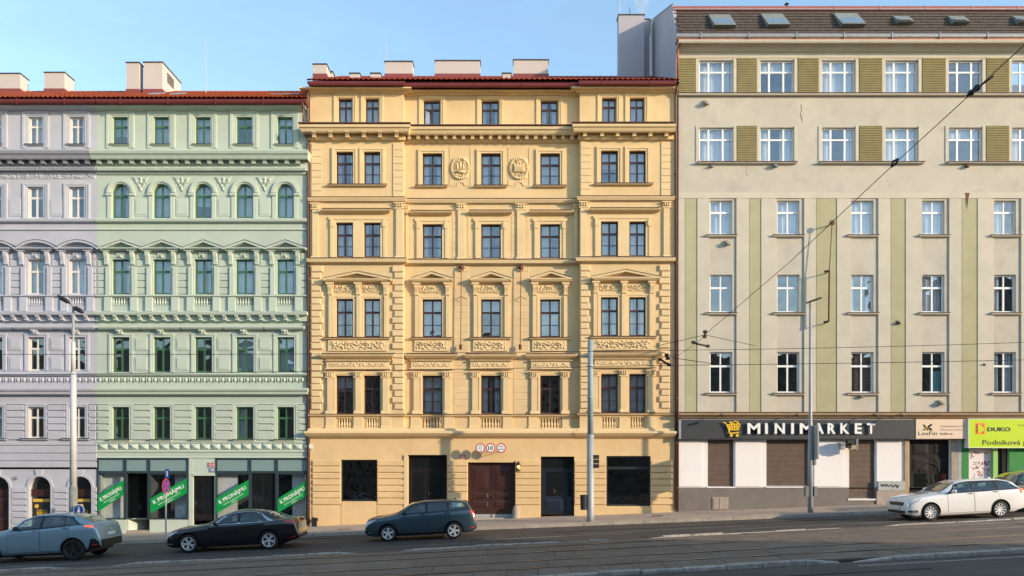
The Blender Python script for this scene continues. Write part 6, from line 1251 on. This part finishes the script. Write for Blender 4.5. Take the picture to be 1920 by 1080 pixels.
FAB = base(L=4.17, foh=.86, wb=2.46, wr=.312, rim=.225, paint='paint teal', spokes=5, sw=.035, twin=False, rimm='alloy',
 top=[(0, .70), (.03, .78), (.12, .84), (.5, .93), (.95, 1.0), (1.12, 1.04), (1.85, 1.39), (2.35, 1.465), (3.2, 1.46), (3.75, 1.39), (3.90, 1.32), (4.03, 1.06), (4.12, .98), (4.17, .68)],
 belt=[(0, .62), (.1, .76), (.5, .87), (1.0, .93), (1.4, .96), (2.5, .99), (3.5, 1.04), (3.95, 1.06), (4.12, .90), (4.17, .6)],
 bot=[(0, .30), (.12, .22), (.55, .19), (3.7, .21), (4.0, .26), (4.17, .34)], plan=[(0, .68), (.06, .77), (.3, .84), (.75, .862), (3.6, .866), (3.9, .85), (4.1, .80), (4.17, .76)],
 roofw=[(0, .48), (.9, .66), (1.12, .67), (1.9, .57), (3.3, .57), (4.0, .58), (4.17, .58)], dlo=(1.28, 3.98, 1.75, 3.72), glass=[(1.40, 2.27, 1.78, 2.27), (2.37, 3.10, 2.37, 3.08), (3.17, 3.90, 3.15, 3.66)],
 doors=[(1.32, 2.32), (2.33, 3.22)], mirror=1.5, head=(.02, .46, 5.7, 7.2), tail=(3.96, 4.16, 5.9, 7.9), ws=(1.14, 1.84), rw=(3.90, 4.03), wfront=2.0, wback=3.7, rplate=.62, mirm='black plastic', hm='paint teal', sillm='black plastic')
INF = base(L=4.72, foh=.84, wb=2.85, wr=.335, rim=.245, paint='paint black', spokes=5, sw=.016, twin=True, rimm='alloy', chrome=True,
 top=[(0, .62), (.04, .72), (.15, .79), (.6, .90), (1.2, .97), (1.42, 1.02), (2.15, 1.34), (2.65, 1.44), (3.1, 1.43), (3.6, 1.33), (4.1, 1.13), (4.3, 1.09), (4.60, 1.07), (4.68, 1.0), (4.72, .72)],
 belt=[(0, .54), (.15, .70), (.6, .82), (1.4, .92), (2.5, .95), (3.4, .985), (4.1, 1.02), (4.6, .99), (4.72, .62)],
 bot=[(0, .27), (.12, .20), (.55, .16), (4.1, .19), (4.5, .28), (4.72, .36)], plan=[(0, .66), (.06, .76), (.3, .86), (.8, .905), (3.7, .91), (4.3, .89), (4.62, .82), (4.72, .76)],
 roofw=[(0, .46), (1.2, .72), (1.42, .70), (2.2, .57), (3.1, .56), (4.1, .64), (4.72, .62)], dlo=(1.60, 3.92, 2.1, 3.35), glass=[(1.72, 2.58, 2.14, 2.58), (2.68, 3.42, 2.68, 3.22), (3.46, 3.72, 3.28, 3.36)],
 doors=[(1.55, 2.62), (2.63, 3.55)], mirror=1.82, head=(.03, .50, 5.9, 7.2), tail=(4.25, 4.63, 6.6, 7.8), ws=(1.45, 2.15), rw=(3.55, 4.08), wfront=2.3, wback=3.5, rplate=.72, hm='chrome')
OCT = base(L=4.66, foh=.82, wb=2.69, wr=.322, rim=.235, paint='paint white', spokes=10, sw=.016, rimm='alloy', rails='paint white',
 top=[(0, .72), (.03, .80), (.12, .86), (.5, .94), (1.05, 1.0), (1.25, 1.04), (2.0, 1.39), (2.5, 1.46), (3.5, 1.455), (4.1, 1.36), (4.3, 1.26), (4.5, 1.03), (4.6, .95), (4.66, .68)],
 belt=[(0, .64), (.1, .77), (.5, .87), (1.1, .93), (1.5, .955), (2.6, .985), (3.7, 1.02), (4.4, 1.04), (4.58, .85), (4.66, .55)],
 bot=[(0, .26), (.12, .21), (.55, .17), (4.0, .20), (4.4, .27), (4.66, .34)], plan=[(0, .72), (.06, .80), (.3, .87), (.8, .905), (3.9, .907), (4.4, .88), (4.6, .83), (4.66, .78)],
 roofw=[(0, .5), (1.05, .70), (1.25, .70), (2.05, .58), (3.6, .58), (4.4, .60), (4.66, .5)], dlo=(1.42, 4.32, 1.92, 3.98), glass=[(1.55, 2.45, 1.95, 2.45), (2.55, 3.20, 2.55, 3.18), (3.22, 3.42, 3.20, 3.36), (3.52, 4.22, 3.48, 3.92)],
 doors=[(1.48, 2.50), (2.51, 3.48)], mirror=1.70, head=(.02, .50, 5.7, 7.3), tail=(4.28, 4.64, 5.7, 7.9), ws=(1.28, 1.98), rw=(4.32, 4.49), wfront=2.2, wback=4.0, rplate=.66, hm='chrome', tlm='tail lit', sillm='paint white')
X4 = base(privacy=True, L=4.62, foh=.87, wb=2.86, wr=.372, rim=.275, paint='paint steel blue', spokes=5, sw=.018, twin=True, rimm='black alloy', rearblack=(4.22, 4.6, 2.4, 4.6),
 top=[(0, .80), (.04, .92), (.15, .98), (.6, 1.03), (1.2, 1.11), (1.4, 1.15), (2.0, 1.50), (2.5, 1.615), (3.0, 1.62), (3.5, 1.57), (4.0, 1.44), (4.30, 1.30), (4.46, 1.26), (4.57, 1.22), (4.62, .94)],
 belt=[(0, .70), (.15, .87), (.6, .95), (1.4, 1.06), (2.5, 1.10), (3.3, 1.15), (4.0, 1.20), (4.45, 1.17), (4.62, .78)],
 bot=[(0, .34), (.12, .28), (.55, .25), (4.0, .28), (4.35, .36), (4.62, .42)], plan=[(0, .66), (.06, .78), (.3, .88), (.8, .955), (3.9, .96), (4.35, .94), (4.54, .89), (4.62, .84)],
 roofw=[(0, .5), (1.2, .74), (1.4, .73), (2.1, .60), (3.0, .58), (4.0, .62), (4.62, .66)], dlo=(1.55, 4.05, 1.98, 3.60), glass=[(1.68, 2.58, 2.02, 2.58), (2.68, 3.42, 2.68, 3.36), (3.46, 3.98, 3.40, 3.52)],
 doors=[(1.52, 2.62), (2.63, 3.62)], mirror=1.85, head=(.03, .5, 5.8, 7.2), rbh=.26, tail=(4.14, 4.44, 6.7, 7.5), ws=(1.42, 2.0), rw=(3.72, 4.33), wfront=2.3, wback=3.7, rplate=.80, mirm='black plastic', hm='paint steel blue', sillm='paint steel blue', tlm='tail lit')
SUV = dict(OCT); SUV.update(L=4.6, paint='paint olive', top=[(a, b+.17) for a, b in OCT['top'][:-2]]+[(4.6, .8)], belt=[(a, b+.13) for a, b in OCT['belt'][:-1]]+[(4.6, .7)], bot=[(a, b+.06) for a, b in OCT['bot'][:-1]]+[(4.6, .4)],
 wr=.35, rim=.25, rails='black plastic', plan=OCT['plan'][:-2]+[(4.55, .78), (4.6, .72)], roofw=OCT['roofw'][:-1]+[(4.6, .5)], hm='paint olive', sillm='black plastic', rplate=.8)
def driver(car_root, D, label):
    cx = D['mirror']; fl = .30+(D['wr']-.31)*2; sh = interp(D['top'], cx+1); hx, hy = cx+.62, -.37; mb = MB(); rs = []
    zt = sh-.10; base = fl+.2; H = zt-base
    prof = [(-.02, .0, .17, .12), (0, .1, .17, .125), (.02, .3, .165, .12), (.05, .5, .20, .125), (.07, .60, .20, .11), (.075, .655, .12, .085), (.06, .685, .055, .058), (.05, .73, .055, .06), (.035, .76, .066, .088), (.03, .84, .077, .098), (.035, .92, .074, .095), (.045, .97, .055, .07), (.05, 1.0, .02, .025)]
    for dx, t, wy, wx in prof: rs.append([(hx+dx+wx*math.cos(a)-(.018 if .76 < t < .86 and abs(math.cos(a)+1) < .1 else 0), hy+wy*math.sin(a), base+H*t) for a in [2*math.pi*k/14 for k in range(14)]])
    k0 = len(mb.f); mb.rings(rs); mb.mi = [0 if (mb.v[f[0]][2]-base)/H < .67 else 1 for f in mb.f]
    for s in (-1, 1):
        k1 = len(mb.f); mb.tube([(hx+.05, hy+s*.18, base+H*.58), (hx-.05, hy+s*.23, base+H*.32), (hx-.20, hy+s*.2, base+H*.36), (hx-.36, hy+s*.15, base+H*.46)], [.06, .05, .042, .034], 8, 0)
        mb.tube([(hx-.35, hy+s*.15, base+H*.455), (hx-.42, hy+s*.13, base+H*.50)], [.036, .03], 8, 1)
    o = mb.build('person', ['cloth grey', 'skin'], None, origin=(hx, hy, base), smooth=True); tag(o, label, 'person'); hr = MB(); c = (hx+.045, hy, base+H*.92)
    hr.ball((c[0]+.012, c[1], c[2]), (.10, .083, .085), 12, 7); h = hr.build('hair', 'hair', o, smooth=True); h.location = Vector((hx+.057, hy, base+H*.92-.085+.01))-Vector((hx, hy, base))
    bpy.context.view_layer.update(); m = Matrix.Translation(car_root.location) @ car_root.rotation_euler.to_matrix().to_4x4() @ Matrix.Translation((hx, hy, base)); o.matrix_world = m
def put(D, label, group, px_front, y_side, px_rear=None, cat='car', drv=None):
    r, car = make_car(D, label, cat, group); hw = max(k[1] for k in D['plan']); x = fx(px_front, y_side); yc = y_side+hw; ang = math.atan(.039)
    yaw = D.get('yaw', 0); zroad = road_z(x)
    r.rotation_euler = (0, -ang, yaw); off = Matrix.Rotation(yaw, 4, 'Z') @ Matrix.Rotation(-ang, 4, 'Y') @ Vector((D['foh'], -hw, 0)); r.location = (x-off.x, y_side-off.y, zroad-off.z+.0)
    if drv: driver(r, D, drv)
    return r
g_ = 'cars driving down the street'
X4['yaw'] = .03; INF['yaw'] = .04; FAB['yaw'] = .05; OCT['yaw'] = .05
put(X4, 'steel blue coupe SUV with black wheels and glowing tail lights, leaving the photo', g_, -22, -9.9, drv='person in a dark top driving the steel blue coupe SUV')
put(INF, 'glossy black saloon with chrome window trim and silver spoked wheels', g_, 353, -8.75, drv='person in a dark top driving the black saloon')
put(FAB, 'dark teal estate car passing in front of the brown gate', g_, 728, -7.5, drv='person in a dark top driving the dark teal estate car')
put(OCT, 'white estate car in front of the green fronted shop', g_, 1747, -7.6)
put(SUV, 'dull olive SUV parked behind the white estate car', 'parked at the kerb', 1872, -5.9)
# ============================================================ across the street (behind the camera, mirrored in the lower windows, the tall block placed for its shade)
def opposite(x0, x1, y, zt, label):
    e = empty('apartment_block', (x0, y-6, gz(x0)), label, 'apartment block'); mb = MB(); mb.box(x0, x1, y-12, y, -8, zt); wl = mb.build('wall', 'opposite wall', e); n = int((x1-x0)/3.2); mb = MB()
    for i in range(n):
        for k in range(6):
            z = zt-2.6-k*3.3; xx = x0+1+i*(x1-x0-1)/n; mb.box(xx, xx+1.1, y-.1, y+.03, z, z+1.7)
    mb.build('windows', 'dark glass', wl, kind='stuff')
opposite(44.5, 71.5, -46, 22.6, 'tall grey block of flats across the street, unseen and placed to shade the road and the lower left')  # out of view; position and height chosen to shade the cars and road
opposite(-80, 44, -46, 14.6, 'long low grey block across the street, mirrored dark in the lowest windows')
opposite(72, 170, -46, 14.5, 'lower grey block of flats across the street to the right, seen only as reflections')
def bare_tree(x, y, h, label):
    rr = random.Random(int(x*7)); z0 = gz(x)-.1; e = empty('bare_tree', (x, y, z0), label, 'tree', 'bare trees across the street'); tr = MB(); cr_ = MB()
    tr.tube([(x, y, z0), (x+.1, y, z0+h*.2), (x, y+.1, z0+h*.38)], [.22, .17, .13], 7); tr.build('trunk', 'bark', e)
    def br(p, d, l, r, lv):
        q = p+d*l; cr_.tube([p, p.lerp(q, .5)+Vector((rr.uniform(-.1, .1),)*3)*l*.3, q], [r, r*.8, r*.6], 4)
        if lv == 0: return
        for _ in range(3): nd = (d+Vector((rr.uniform(-.8, .8), rr.uniform(-.8, .8), rr.uniform(-.2, .5)))).normalized(); br(p.lerp(q, rr.uniform(.6, 1)), nd, l*.68, r*.55, lv-1)
    for _ in range(4): br(Vector((x, y+.1, z0+h*.37)), Vector((rr.uniform(-.6, .6), rr.uniform(-.6, .6), 1)).normalized(), h*.26, .09, 4)
    cr_.build('crown', 'bark', e)
for i, (x, h) in enumerate(((-24, 13), (-13, 15), (-5, 12), (6, 15), (15, 14), (27, 13))): bare_tree(x, -42.5, h, ['tall bare tree mirrored in the lilac windows', 'bare tree mirrored in the green house windows', 'smaller bare tree mirrored left of the yellow pediments', 'tall bare tree mirrored in the middle windows of the yellow house', 'bare tree mirrored in the right windows of the yellow house', 'bare tree mirrored in the cream house windows'][i])
